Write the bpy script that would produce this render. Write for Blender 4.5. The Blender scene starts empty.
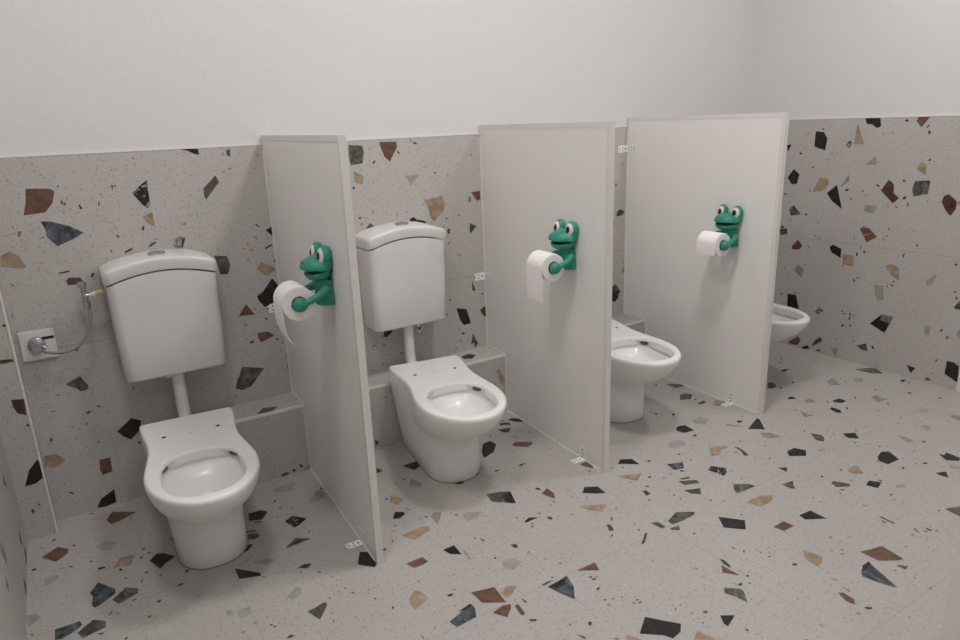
CHIPS={
'W':'''
B 0.678,1.106 0.741,1.101 0.751,1.091 0.739,1.057 0.716,1.031 0.658,1.027 0.671,1.067
S 0.698,1.005 0.723,1.002 0.768,0.984 0.806,0.958 0.786,0.946 0.729,0.923 0.706,0.955 0.706,0.980
V 1.014,1.106 1.013,1.026 1.001,1.014 0.979,1.045 0.965,1.068 0.992,1.092
T 0.983,0.989 1.015,1.002 1.015,0.954 0.996,0.966
K 1.131,1.199 1.169,1.200 1.191,1.177 1.170,1.188
B 0.779,1.067 0.783,1.069 0.780,1.064 0.777,1.063
B 0.769,1.059 0.767,1.050 0.761,1.052 0.763,1.065
B 0.769,1.048 0.770,1.053 0.776,1.059 0.775,1.052 0.771,1.045
B 0.913,1.088 0.909,1.084 0.908,1.092 0.908,1.099 0.914,1.099
B 0.918,1.099 0.923,1.095 0.922,1.092 0.917,1.093 0.916,1.096
B 0.903,0.938 0.905,0.930 0.901,0.929 0.895,0.939
k 0.808,1.045 0.812,1.046 0.816,1.032 0.811,1.030
k 0.863,1.046 0.867,1.055 0.866,1.039 0.862,1.035
g 0.875,1.071 0.869,1.072 0.870,1.074 0.875,1.074 0.877,1.074
g 0.856,1.025 0.858,1.027 0.858,1.023 0.856,1.021
g 0.622,0.997 0.624,0.998 0.627,0.995 0.626,0.991
g 0.987,1.178 0.986,1.174 0.982,1.177 0.983,1.182
g 0.988,1.153 0.986,1.150 0.986,1.153 0.986,1.157 0.988,1.158
g 0.763,1.022 0.761,1.023 0.763,1.028 0.766,1.027 0.766,1.024
g 0.637,1.133 0.638,1.134 0.640,1.135 0.640,1.131 0.639,1.129 0.637,1.129
g 0.721,1.145 0.726,1.144 0.725,1.142 0.722,1.142 0.720,1.144
g 0.765,1.105 0.760,1.101 0.760,1.108 0.763,1.110 0.765,1.111
g 0.634,0.982 0.644,0.979 0.637,0.964 0.632,0.967
k 0.978,0.960 0.985,0.960 0.979,0.944 0.974,0.947
k 0.986,0.892 1.008,0.906 1.010,0.899 0.990,0.889
k 0.910,0.881 0.936,0.893 0.937,0.887 0.915,0.877
k 0.872,0.893 0.877,0.892 0.876,0.888 0.874,0.885 0.871,0.890
k 0.696,0.958 0.699,0.957 0.697,0.953 0.693,0.953 0.693,0.956
M 1.085,0.914 1.105,0.908 1.092,0.875 1.069,0.874 1.057,0.886 1.067,0.902
B 1.187,1.067 1.231,1.106 1.239,1.083 1.211,1.052 1.189,1.028 1.184,1.040
r 1.278,1.189 1.291,1.191 1.289,1.165 1.277,1.172
k 1.264,1.117 1.257,1.115 1.256,1.118 1.262,1.119
k 1.279,1.127 1.287,1.125 1.284,1.123 1.276,1.124
k 1.261,1.195 1.260,1.198 1.263,1.200 1.264,1.197
k 1.308,0.862 1.310,0.857 1.310,0.851 1.308,0.853 1.306,0.857 1.306,0.862
k 1.291,0.841 1.291,0.846 1.296,0.845 1.293,0.841
K 1.377,0.901 1.402,0.912 1.399,0.877
k 1.341,0.926 1.348,0.926 1.359,0.916 1.353,0.914
k 1.365,0.837 1.391,0.848 1.393,0.842 1.369,0.832
T 1.317,0.832 1.306,0.834 1.314,0.840 1.323,0.839 1.328,0.834
G 1.724,1.184 1.778,1.179 1.784,1.155 1.774,1.114 1.727,1.108 1.722,1.136
T 1.735,1.087 1.775,1.065 1.767,1.032 1.737,1.045
k 1.815,1.112 1.827,1.123 1.828,1.115 1.820,1.108
k 1.734,1.020 1.729,1.018 1.725,1.020 1.726,1.026 1.731,1.029 1.735,1.026
k 1.806,1.165 1.807,1.170 1.808,1.169 1.809,1.164 1.809,1.161
k 1.771,0.988 1.769,0.986 1.769,0.990 1.771,0.991 1.773,0.993 1.773,0.990
k 1.755,0.885 1.753,0.880 1.749,0.879 1.745,0.878 1.749,0.886 1.754,0.886
S 1.750,0.903 1.739,0.903 1.740,0.909 1.749,0.911
B 1.759,0.854 1.785,0.883 1.805,0.865 1.802,0.860
B 1.850,1.189 1.922,1.187 1.925,1.167 1.889,1.115 1.867,1.139 1.856,1.166
K 1.143,1.199 1.187,1.197 1.188,1.177 1.172,1.182
B 1.879,1.189 1.922,1.166 1.890,1.113 1.866,1.135
k 1.985,1.192 1.988,1.189 1.989,1.184 1.989,1.180 1.984,1.186
k 2.014,1.174 2.010,1.172 1.998,1.176 1.994,1.182 2.007,1.180
k 1.934,1.140 1.931,1.138 1.925,1.145 1.923,1.152 1.929,1.150 1.933,1.147
k 2.093,1.057 2.089,1.054 2.084,1.052 2.082,1.055 2.083,1.057 2.091,1.060
k 1.906,0.906 1.904,0.901 1.899,0.903 1.903,0.908
k 1.948,0.913 1.952,0.910 1.950,0.909 1.945,0.911 1.942,0.913 1.944,0.914
L 1.954,1.053 2.014,1.054 1.975,1.013
T 2.026,0.959 2.039,0.951 2.115,0.960 2.127,0.921 2.116,0.897 2.069,0.858 2.055,0.883 2.048,0.916
K 1.959,0.880 1.978,0.887 1.990,0.875 2.029,0.865 2.041,0.838 1.968,0.854
B 2.257,0.964 2.302,0.965 2.302,0.930 2.285,0.924 2.270,0.942
g 2.243,0.947 2.257,0.940 2.253,0.922 2.240,0.923
G 2.242,0.834 2.277,0.817 2.243,0.786
r 2.125,0.868 2.132,0.867 2.138,0.865 2.135,0.862 2.131,0.863 2.122,0.865
r 2.119,0.833 2.120,0.830 2.118,0.829 2.113,0.828 2.112,0.832
r 2.189,0.874 2.194,0.873 2.194,0.868 2.189,0.869 2.185,0.871 2.187,0.874
r 2.020,0.935 2.025,0.935 2.028,0.932 2.022,0.932
r 2.131,0.816 2.145,0.824 2.144,0.799 2.134,0.799
k 2.132,0.756 2.131,0.758 2.138,0.763 2.142,0.763 2.138,0.759 2.130,0.753
T 0.576,0.912 0.604,0.925 0.623,0.906 0.635,0.870 0.619,0.868 0.572,0.879
B 0.589,0.818 0.585,0.826 0.590,0.823 0.595,0.813
k 0.716,0.840 0.746,0.843 0.747,0.839 0.719,0.836
R 0.732,0.811 0.742,0.821 0.772,0.816 0.781,0.800 0.773,0.795 0.735,0.797
S 0.800,0.814 0.809,0.828 0.815,0.823 0.806,0.811
k 0.572,0.727 0.573,0.719 0.570,0.721 0.569,0.728
k 0.536,0.697 0.534,0.694 0.532,0.692 0.531,0.695 0.533,0.696 0.534,0.699
k 0.613,0.696 0.611,0.699 0.613,0.700 0.614,0.698
G 0.671,0.473 0.714,0.491 0.729,0.459
k 0.721,0.576 0.717,0.580 0.715,0.585 0.718,0.587 0.721,0.585 0.723,0.581
k 0.723,0.584 0.725,0.593 0.729,0.593 0.729,0.585 0.726,0.584
g 0.654,0.559 0.657,0.564 0.658,0.561 0.655,0.555 0.654,0.553 0.652,0.551
G 1.188,0.831 1.231,0.825 1.238,0.791 1.226,0.760 1.199,0.763 1.196,0.794
k 1.399,0.782 1.394,0.782 1.392,0.787 1.396,0.791
T 1.329,0.764 1.346,0.787 1.391,0.762 1.396,0.750 1.359,0.733
K 1.316,0.664 1.340,0.677 1.379,0.722 1.410,0.672 1.379,0.630 1.340,0.618 1.321,0.644
B 1.242,0.601 1.273,0.641 1.300,0.596
k 1.333,0.576 1.341,0.576 1.345,0.574 1.345,0.570 1.338,0.569 1.334,0.573
k 1.248,0.458 1.245,0.461 1.246,0.464 1.250,0.463 1.250,0.458
k 1.242,0.545 1.247,0.543 1.250,0.540 1.245,0.541
k 1.290,0.524 1.292,0.528 1.292,0.525 1.292,0.521 1.289,0.519
k 1.396,0.409 1.395,0.412 1.396,0.415 1.401,0.414 1.402,0.412 1.401,0.409
k 1.401,0.373 1.397,0.367 1.392,0.368 1.395,0.374
k 1.394,0.359 1.396,0.358 1.394,0.356 1.392,0.354 1.387,0.355 1.388,0.356
k 1.377,0.364 1.376,0.368 1.379,0.367 1.380,0.362
B 1.299,0.525 1.339,0.522 1.361,0.504 1.332,0.492 1.308,0.486 1.300,0.505
k 1.271,0.497 1.277,0.500 1.286,0.499 1.279,0.489 1.272,0.489 1.266,0.493
k 1.258,0.510 1.263,0.512 1.263,0.509 1.261,0.508 1.259,0.506 1.256,0.508
k 1.387,0.464 1.384,0.470 1.383,0.475 1.387,0.473 1.388,0.468
k 1.364,0.486 1.363,0.492 1.374,0.488 1.378,0.481
G 1.228,0.407 1.307,0.384 1.259,0.330 1.202,0.344
k 1.808,0.428 1.830,0.419 1.819,0.408
k 1.758,0.380 1.764,0.385 1.762,0.376 1.752,0.373
k 1.792,0.288 1.788,0.288 1.786,0.290 1.791,0.293 1.795,0.292 1.798,0.292
k 1.750,0.268 1.747,0.269 1.744,0.273 1.744,0.275 1.748,0.274 1.753,0.270
k 1.782,0.257 1.782,0.264 1.786,0.261 1.785,0.255
k 1.921,0.237 1.915,0.233 1.910,0.234 1.913,0.241
k 2.243,0.582 2.260,0.530 2.243,0.535
K 2.158,0.469 2.208,0.456 2.229,0.387 2.192,0.385 2.173,0.412
R 2.279,0.439 2.301,0.452 2.314,0.449 2.309,0.400 2.289,0.418
k 2.133,0.514 2.131,0.508 2.125,0.504 2.123,0.510 2.126,0.517
k 2.101,0.450 2.108,0.451 2.115,0.447 2.111,0.444
k 2.216,0.522 2.208,0.519 2.207,0.521 2.216,0.524
k 2.292,0.518 2.299,0.511 2.295,0.507 2.289,0.513
k 2.180,0.354 2.197,0.347 2.190,0.342 2.176,0.348
k 2.170,0.368 2.167,0.369 2.164,0.374 2.169,0.375 2.172,0.370
k 2.229,0.356 2.225,0.356 2.226,0.361 2.231,0.361
k 2.170,0.316 2.172,0.319 2.177,0.319 2.178,0.317 2.176,0.314 2.169,0.314
k 2.208,0.315 2.214,0.314 2.213,0.312 2.210,0.311 2.207,0.313
k 1.801,0.375 1.806,0.375 1.807,0.372 1.804,0.370 1.801,0.369 1.798,0.373
k 1.880,0.323 1.880,0.316 1.876,0.316 1.873,0.318 1.876,0.323
k 1.805,0.330 1.812,0.328 1.816,0.325 1.812,0.324 1.809,0.324 1.805,0.328
k 2.237,0.339 2.247,0.313 2.262,0.286 2.245,0.266 2.241,0.295 2.224,0.284
K 1.808,0.432 1.839,0.429 1.848,0.424 1.819,0.404 1.806,0.407
G 0.671,0.473 0.732,0.459 0.730,0.441 0.708,0.439 0.696,0.453 0.678,0.465
k 0.639,0.444 0.642,0.445 0.645,0.442 0.646,0.439 0.640,0.440
k 0.670,0.443 0.671,0.443 0.672,0.437 0.671,0.437 0.669,0.438
k 0.736,0.424 0.736,0.427 0.738,0.426 0.738,0.423 0.739,0.420 0.736,0.420
k 0.864,0.408 0.860,0.409 0.861,0.418 0.864,0.416
k 0.746,0.379 0.753,0.376 0.754,0.371 0.750,0.370 0.744,0.373
k 0.707,0.324 0.707,0.317 0.704,0.318 0.703,0.323
k 0.689,0.325 0.690,0.327 0.692,0.325 0.692,0.323 0.691,0.323
k 0.658,0.324 0.660,0.325 0.665,0.322 0.663,0.319 0.659,0.321
r 0.723,0.362 0.720,0.358 0.715,0.355 0.707,0.360 0.714,0.364 0.719,0.366
r 0.593,0.287 0.594,0.298 0.598,0.304 0.600,0.296 0.598,0.288
k 0.611,0.391 0.627,0.390 0.624,0.387 0.614,0.388
K 0.788,0.269 0.837,0.306 0.866,0.289 0.857,0.255 0.824,0.228 0.805,0.245
k 0.845,0.215 0.854,0.214 0.852,0.205 0.843,0.205
T 0.566,0.243 0.598,0.243 0.623,0.212 0.604,0.199 0.584,0.193 0.563,0.210
B 0.718,0.182 0.751,0.182 0.750,0.129 0.719,0.124 0.714,0.145
K 0.682,0.009 0.698,0.037 0.744,0.061 0.742,0.010 0.708,0.004
k 0.607,0.094 0.620,0.092 0.628,0.079
G 1.198,0.341 1.208,0.367 1.261,0.346 1.254,0.324 1.220,0.316 1.196,0.326
k 1.192,0.299 1.193,0.292 1.189,0.294 1.187,0.301
''',
'R':'''
K -0.250,1.073 -0.276,1.076 -0.259,1.038
k -0.437,1.146 -0.435,1.151 -0.441,1.156 -0.447,1.155 -0.448,1.151 -0.444,1.148
k -0.351,1.061 -0.357,1.059 -0.353,1.057 -0.345,1.059
k -0.333,1.025 -0.324,1.036 -0.340,1.037 -0.339,1.026
k -0.529,1.032 -0.528,1.033 -0.527,1.035 -0.532,1.039 -0.533,1.037
k -0.402,0.966 -0.408,0.968 -0.412,0.965 -0.411,0.958 -0.406,0.958
k -0.741,1.125 -0.737,1.125 -0.734,1.126 -0.735,1.128 -0.741,1.128 -0.742,1.126
k -0.786,1.128 -0.781,1.130 -0.777,1.132 -0.775,1.135 -0.778,1.137 -0.785,1.132
k -0.916,1.045 -0.920,1.044 -0.918,1.042 -0.913,1.043
k -0.844,1.181 -0.838,1.179 -0.827,1.184 -0.831,1.188 -0.838,1.190 -0.845,1.185
T -0.353,1.122 -0.358,1.129 -0.358,1.131 -0.368,1.136 -0.372,1.135 -0.365,1.126
T -0.474,1.010 -0.493,1.007 -0.494,1.004 -0.486,1.003 -0.477,1.003 -0.472,1.007
T -0.493,1.034 -0.501,1.043 -0.506,1.035 -0.497,1.027
K -0.405,1.141 -0.448,1.137 -0.470,1.104 -0.463,1.049 -0.405,1.067 -0.404,1.104
T -0.614,1.177 -0.655,1.081 -0.608,1.080 -0.610,1.136
M -0.563,1.071 -0.585,1.099 -0.601,1.085 -0.584,1.059
K -0.644,1.204 -0.716,1.202 -0.725,1.162 -0.707,1.153 -0.682,1.170 -0.658,1.172
B -0.877,1.182 -0.885,1.199 -0.932,1.198 -0.902,1.154
k -0.922,1.153 -0.931,1.166 -0.936,1.161 -0.927,1.151
k -0.931,1.134 -0.935,1.142 -0.944,1.134 -0.940,1.122
L -0.673,0.984 -0.718,1.027 -0.730,0.986
T -0.905,0.975 -0.920,1.006 -0.945,0.995 -0.947,0.949
k -0.948,1.011 -0.953,1.019 -0.962,1.017 -0.958,1.010
k -0.861,0.914 -0.854,0.918 -0.852,0.925 -0.861,0.923 -0.869,0.919
k -0.696,0.845 -0.701,0.843 -0.699,0.841 -0.691,0.845 -0.685,0.848 -0.690,0.848
k -0.680,0.857 -0.677,0.853 -0.673,0.861 -0.675,0.866 -0.679,0.865
k -0.622,0.823 -0.627,0.825 -0.626,0.818 -0.623,0.812 -0.620,0.810 -0.620,0.815
k -0.753,0.885 -0.742,0.888 -0.734,0.894 -0.745,0.896 -0.751,0.890
k -0.865,0.834 -0.864,0.843 -0.872,0.851 -0.877,0.846 -0.878,0.839
k -0.892,0.811 -0.888,0.804 -0.885,0.810 -0.887,0.818 -0.893,0.824 -0.894,0.818
k -0.837,0.802 -0.847,0.795 -0.843,0.793 -0.838,0.796 -0.834,0.799 -0.832,0.803
k -0.974,0.837 -0.971,0.833 -0.967,0.834 -0.974,0.843
k -0.937,0.808 -0.933,0.809 -0.930,0.814 -0.934,0.812
k -0.799,0.805 -0.803,0.803 -0.807,0.800 -0.804,0.799 -0.800,0.800 -0.798,0.804
K -0.270,0.906 -0.302,0.952 -0.337,0.926 -0.327,0.878 -0.299,0.872
T -0.416,0.838 -0.443,0.892 -0.446,0.912 -0.494,0.912 -0.501,0.890 -0.479,0.854
T -0.559,0.871 -0.601,0.939 -0.602,0.905
K -0.496,0.840 -0.544,0.883 -0.583,0.767 -0.527,0.803
K -0.600,0.855 -0.594,0.857 -0.586,0.861 -0.590,0.864 -0.600,0.867 -0.607,0.864
R -0.761,0.870 -0.791,0.921 -0.816,0.902 -0.820,0.861 -0.848,0.840 -0.823,0.815 -0.797,0.837
G -0.906,0.920 -0.970,0.926 -0.968,0.866 -0.907,0.851 -0.899,0.884
k -0.923,0.922 -0.971,0.926 -0.968,0.897 -0.953,0.918
R -1.028,0.836 -1.034,0.862 -1.053,0.872 -1.089,0.842 -1.089,0.810 -1.072,0.778 -1.051,0.798
L -0.694,0.796 -0.753,0.798 -0.742,0.757 -0.693,0.767
G -0.297,0.743 -0.321,0.766 -0.366,0.721 -0.309,0.709
k -0.385,0.721 -0.393,0.729 -0.401,0.727 -0.401,0.719 -0.394,0.718
k -0.467,0.692 -0.467,0.684 -0.463,0.685 -0.462,0.690
k -0.314,0.691 -0.312,0.688 -0.303,0.684 -0.303,0.687 -0.305,0.690 -0.310,0.691
k -0.256,0.821 -0.266,0.824 -0.280,0.819 -0.264,0.817
k -0.400,0.851 -0.406,0.849 -0.410,0.844 -0.404,0.843 -0.398,0.847
k -0.308,0.658 -0.314,0.664 -0.314,0.660 -0.310,0.656
K -0.253,0.637 -0.267,0.655 -0.275,0.639
T -0.688,0.684 -0.701,0.699 -0.722,0.688
r -1.101,0.843 -1.100,0.838 -1.099,0.835 -1.097,0.831 -1.094,0.833 -1.096,0.839
G -0.249,0.631 -0.293,0.639 -0.299,0.610 -0.257,0.600
B -0.682,0.683 -0.727,0.688 -0.770,0.650 -0.723,0.617
T -0.697,0.651 -0.739,0.665 -0.744,0.663 -0.703,0.644
k -0.463,0.622 -0.461,0.619 -0.455,0.617 -0.450,0.617 -0.450,0.619 -0.458,0.622
k -0.479,0.607 -0.484,0.614 -0.486,0.608 -0.480,0.602
k -0.428,0.563 -0.433,0.559 -0.436,0.556 -0.426,0.555 -0.421,0.557 -0.423,0.560
k -0.663,0.622 -0.658,0.636 -0.662,0.636 -0.665,0.626
k -0.803,0.647 -0.804,0.639 -0.802,0.636 -0.798,0.639 -0.799,0.644
k -0.810,0.659 -0.818,0.665 -0.819,0.662 -0.816,0.656 -0.814,0.656
k -0.959,0.633 -0.956,0.628 -0.952,0.628 -0.950,0.634 -0.954,0.637 -0.958,0.637
k -0.930,0.698 -0.934,0.699 -0.933,0.697 -0.930,0.694 -0.928,0.694 -0.927,0.695
k -0.823,0.695 -0.822,0.688 -0.818,0.687 -0.817,0.694 -0.820,0.697
R -0.332,0.549 -0.363,0.587 -0.391,0.557 -0.374,0.535 -0.333,0.531
K -0.540,0.571 -0.557,0.586 -0.603,0.569 -0.604,0.523 -0.554,0.545
T -0.611,0.545 -0.668,0.545 -0.675,0.490 -0.620,0.495
T -0.618,0.494 -0.623,0.493 -0.628,0.489 -0.621,0.482 -0.618,0.484 -0.616,0.490
T -0.415,0.452 -0.412,0.455 -0.412,0.459 -0.419,0.462 -0.421,0.457
T -0.323,0.400 -0.329,0.405 -0.325,0.396 -0.321,0.393 -0.317,0.394
T -0.354,0.423 -0.376,0.457 -0.414,0.431 -0.404,0.386
r -0.700,0.596 -0.702,0.588 -0.702,0.583 -0.699,0.579 -0.696,0.589 -0.698,0.595
r -0.716,0.564 -0.713,0.578 -0.717,0.580 -0.723,0.573 -0.724,0.563
r -0.296,0.416 -0.293,0.428 -0.295,0.432 -0.301,0.423
k -0.678,0.549 -0.684,0.568 -0.690,0.551 -0.685,0.543
k -0.898,0.576 -0.903,0.593 -0.906,0.586 -0.903,0.565
k -1.117,0.567 -1.121,0.574 -1.132,0.572 -1.124,0.563
k -0.699,0.440 -0.707,0.443 -0.707,0.440 -0.703,0.433 -0.696,0.433
k -0.690,0.415 -0.681,0.420 -0.678,0.427 -0.684,0.428 -0.693,0.420
k -0.848,0.426 -0.851,0.423 -0.850,0.417 -0.846,0.416 -0.845,0.423
k -0.872,0.423 -0.865,0.428 -0.861,0.435 -0.869,0.434 -0.877,0.427
k -1.131,0.444 -1.137,0.452 -1.142,0.451 -1.142,0.444
k -1.153,0.420 -1.148,0.415 -1.143,0.422 -1.148,0.430
k -0.899,0.298 -0.896,0.304 -0.898,0.306 -0.901,0.302
k -0.878,0.452 -0.876,0.448 -0.870,0.444 -0.867,0.445 -0.868,0.449 -0.874,0.453
T -0.826,0.517 -0.859,0.533 -0.890,0.512 -0.897,0.456 -0.857,0.478
L -0.785,0.416 -0.827,0.421 -0.840,0.357 -0.813,0.341 -0.795,0.373
L -1.013,0.476 -1.054,0.517 -1.047,0.477 -1.021,0.454
L -1.038,0.267 -1.063,0.273 -1.061,0.224 -1.039,0.228
K -0.332,0.286 -0.382,0.288 -0.407,0.214 -0.336,0.216
r -0.296,0.284 -0.302,0.275 -0.295,0.273 -0.291,0.276 -0.288,0.283
r -0.689,0.188 -0.692,0.192 -0.698,0.192 -0.697,0.186 -0.690,0.181
r -1.102,0.262 -1.106,0.269 -1.112,0.271 -1.113,0.262 -1.108,0.255
r -1.139,0.237 -1.139,0.231 -1.133,0.226 -1.131,0.234 -1.136,0.245 -1.140,0.243
k -0.375,0.292 -0.371,0.300 -0.373,0.304 -0.376,0.304 -0.380,0.295
k -0.684,0.242 -0.679,0.250 -0.685,0.254 -0.689,0.248 -0.691,0.237
k -0.680,0.214 -0.684,0.231 -0.691,0.236 -0.687,0.217
k -0.660,0.248 -0.664,0.243 -0.654,0.239 -0.648,0.241
k -0.660,0.187 -0.663,0.184 -0.656,0.173 -0.651,0.170 -0.646,0.174 -0.649,0.182
k -0.642,0.251 -0.639,0.255 -0.642,0.259 -0.644,0.257 -0.648,0.253 -0.646,0.249
k -0.710,0.239 -0.703,0.243 -0.703,0.247 -0.710,0.246
k -0.629,0.108 -0.632,0.105 -0.629,0.099 -0.624,0.096 -0.626,0.103
k -0.842,0.134 -0.839,0.136 -0.845,0.140 -0.846,0.138 -0.846,0.136
k -0.821,0.110 -0.824,0.103 -0.825,0.095 -0.819,0.095 -0.809,0.108 -0.813,0.113
k -0.710,0.129 -0.708,0.127 -0.707,0.134 -0.710,0.136
M -0.499,0.220 -0.521,0.250 -0.545,0.236 -0.517,0.207
K -0.789,0.221 -0.840,0.281 -0.895,0.278 -0.863,0.190
g -0.839,0.279 -0.894,0.277 -0.883,0.242 -0.835,0.250
B -0.361,0.017 -0.417,0.064 -0.433,0.045 -0.422,0.013 -0.374,0.006
K -0.441,0.003 -0.473,0.027 -0.492,0.012 -0.459,-0.000
B -0.497,0.025 -0.516,0.064 -0.543,0.092 -0.557,0.071 -0.524,0.043
K -0.527,0.010 -0.543,0.023 -0.552,0.010
T -0.604,0.044 -0.649,0.058 -0.633,0.008
B -0.737,0.092 -0.782,0.116 -0.795,0.079 -0.767,0.077
T -0.728,0.120 -0.727,0.112 -0.720,0.108 -0.711,0.108 -0.717,0.114
R -1.143,0.380 -1.163,0.412 -1.172,0.374 -1.148,0.372
T -1.169,0.260 -1.184,0.292 -1.191,0.242
K -1.151,0.127 -1.179,0.128 -1.201,0.117 -1.209,0.038 -1.149,0.065
K -0.983,0.060 -1.025,0.056 -1.006,0.025 -0.997,0.040
r -1.075,0.026 -1.098,0.021 -1.086,0.010 -1.072,0.015
r -1.112,0.125 -1.110,0.114 -1.103,0.106 -1.103,0.120
r -1.098,0.051 -1.099,0.043 -1.095,0.044 -1.093,0.051
T -1.144,0.235 -1.146,0.245 -1.149,0.236
''',
'X':'''
R 0.521,0.614 0.550,0.610 0.554,0.602 0.518,0.601
R 0.523,0.483 0.555,0.478 0.555,0.461 0.552,0.425 0.532,0.435 0.525,0.456
k 0.551,0.396 0.554,0.387 0.548,0.386 0.545,0.391
K 0.552,0.271 0.559,0.253 0.555,0.205 0.534,0.192 0.505,0.192 0.525,0.242
R 0.527,0.115 0.525,0.120 0.531,0.120 0.532,0.116
R 0.509,0.089 0.504,0.102 0.509,0.110 0.513,0.099
''',
'L':'''
K 2.139,-0.053 2.183,-0.048 2.201,-0.079 2.162,-0.108 2.132,-0.091
r 2.270,-0.046 2.271,-0.026 2.273,-0.024 2.275,-0.029 2.273,-0.041
B 1.230,-0.134 1.263,-0.092 1.313,-0.113 1.291,-0.136 1.260,-0.142
r 1.193,-0.108 1.194,-0.110 1.187,-0.115 1.187,-0.111 1.187,-0.109
r 1.391,-0.079 1.394,-0.081 1.389,-0.090 1.386,-0.091
''',
'F2':'''
T 2.255,0.194 2.269,0.208 2.279,0.193 2.299,0.146 2.293,0.124 2.277,0.132
B 1.281,0.010 1.301,0.016 1.316,0.006 1.284,0.000
K 1.333,0.009 1.326,0.010 1.324,0.016 1.332,0.018 1.336,0.017 1.339,0.013
K 1.353,0.028 1.358,0.032 1.365,0.022 1.364,0.014 1.362,0.013 1.356,0.021
K 1.372,-0.001 1.402,-0.009 1.397,-0.019
L 1.365,0.007 1.394,0.019 1.399,-0.008
k 1.665,0.040 1.681,0.027 1.665,0.012
''',
'F':'''
T 1.304,-0.393 1.347,-0.342 1.363,-0.328 1.384,-0.373 1.345,-0.398
B 1.371,-0.332 1.372,-0.318 1.379,-0.317 1.379,-0.329 1.372,-0.341
k 1.205,-0.318 1.210,-0.309 1.218,-0.305 1.216,-0.311 1.213,-0.316 1.208,-0.320
k 1.215,-0.375 1.212,-0.376 1.210,-0.371 1.212,-0.363 1.213,-0.363 1.216,-0.366
k 1.244,-0.400 1.245,-0.391 1.249,-0.395 1.247,-0.402
k 1.269,-0.391 1.271,-0.390 1.275,-0.390 1.274,-0.392 1.269,-0.394 1.267,-0.394
k 1.161,-0.355 1.167,-0.354 1.167,-0.362 1.162,-0.365
k 1.601,-0.302 1.615,-0.335 1.586,-0.344
L 1.225,-0.228 1.280,-0.216 1.313,-0.231 1.285,-0.272 1.231,-0.258
K 1.690,-0.347 1.770,-0.347 1.766,-0.380 1.712,-0.402
K 2.246,-0.245 2.274,-0.240 2.303,-0.275 2.295,-0.307 2.264,-0.284
k 2.157,-0.298 2.215,-0.317 2.184,-0.347 2.164,-0.339
V 2.200,-0.249 2.237,-0.271 2.230,-0.296 2.189,-0.273
k 2.211,-0.232 2.236,-0.242 2.225,-0.250
K 2.037,-0.375 2.075,-0.370 2.080,-0.407 2.035,-0.459 1.976,-0.478 1.996,-0.430
B 2.129,-0.448 2.151,-0.438 2.207,-0.478 2.199,-0.495 2.168,-0.504 2.126,-0.467
k 2.046,-0.604 2.083,-0.602 2.058,-0.616
k 2.281,-0.527 2.287,-0.538 2.286,-0.566 2.280,-0.554
K 1.794,-0.355 1.788,-0.360 1.783,-0.362 1.779,-0.356 1.786,-0.349 1.792,-0.349
K 1.739,-0.146 1.741,-0.157 1.737,-0.163 1.731,-0.155 1.733,-0.139
K 1.657,-0.442 1.655,-0.445 1.647,-0.447 1.642,-0.445 1.646,-0.440 1.655,-0.440
K 1.607,-0.450 1.612,-0.451 1.614,-0.454 1.608,-0.455
k 1.770,-0.444 1.777,-0.486 1.768,-0.475
K 1.780,-0.543 1.827,-0.569 1.816,-0.595 1.798,-0.597 1.782,-0.566
k 1.887,-0.569 1.896,-0.568 1.896,-0.573 1.888,-0.576 1.885,-0.573
k 1.900,-0.590 1.897,-0.592 1.896,-0.588 1.899,-0.585 1.902,-0.584 1.904,-0.587
k 2.257,-0.390 2.259,-0.396 2.257,-0.401 2.252,-0.407 2.248,-0.405 2.253,-0.396
k 2.175,-0.393 2.180,-0.392 2.178,-0.398 2.174,-0.403 2.171,-0.401 2.171,-0.398
k 2.238,-0.498 2.239,-0.505 2.235,-0.512 2.233,-0.505
k 2.230,-0.568 2.228,-0.570 2.226,-0.568 2.226,-0.563 2.229,-0.561 2.230,-0.565
k 2.230,-0.532 2.233,-0.533 2.233,-0.541 2.230,-0.540 2.228,-0.534
k 2.106,-0.327 2.105,-0.334 2.100,-0.337 2.096,-0.334 2.099,-0.328
k 2.208,-0.419 2.209,-0.416 2.212,-0.420 2.210,-0.421
k 2.238,-0.365 2.240,-0.369 2.236,-0.369 2.233,-0.366
k 1.952,-0.586 1.979,-0.591 1.953,-0.597
T 1.640,-0.503 1.675,-0.449 1.689,-0.503 1.682,-0.528
T 1.557,-0.518 1.568,-0.513 1.589,-0.566 1.554,-0.585 1.540,-0.557
G 1.838,-0.708 1.884,-0.721 1.918,-0.741 1.889,-0.816 1.828,-0.761
K 1.880,-0.751 1.918,-0.741 1.889,-0.816 1.865,-0.791
k 2.012,-0.782 2.012,-0.794 2.006,-0.795 1.998,-0.784 1.999,-0.779 2.005,-0.773
k 1.975,-0.759 1.975,-0.766 1.971,-0.762 1.970,-0.757
k 1.538,-0.524 1.544,-0.527 1.544,-0.535 1.539,-0.535 1.535,-0.531 1.534,-0.527
k 1.812,-0.705 1.810,-0.707 1.806,-0.704 1.807,-0.702
k 2.084,-0.861 2.083,-0.857 2.085,-0.849 2.087,-0.853
k 2.068,-0.894 2.072,-0.892 2.071,-0.896 2.066,-0.900
k 2.002,-0.877 2.004,-0.880 2.002,-0.885 2.000,-0.889 1.997,-0.886 1.998,-0.879
k 1.973,-0.896 1.974,-0.893 1.978,-0.892 1.979,-0.894 1.976,-0.899 1.974,-0.899
k 2.016,-0.773 2.015,-0.771 2.015,-0.769 2.016,-0.771 2.018,-0.773
B 1.998,-0.817 2.034,-0.800 2.033,-0.842 2.016,-0.870 2.005,-0.849
T 1.563,-0.644 1.565,-0.639 1.574,-0.638 1.579,-0.639 1.578,-0.643 1.568,-0.646
K 2.356,-0.815 2.389,-0.795 2.426,-0.818 2.419,-0.865 2.387,-0.838
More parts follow.
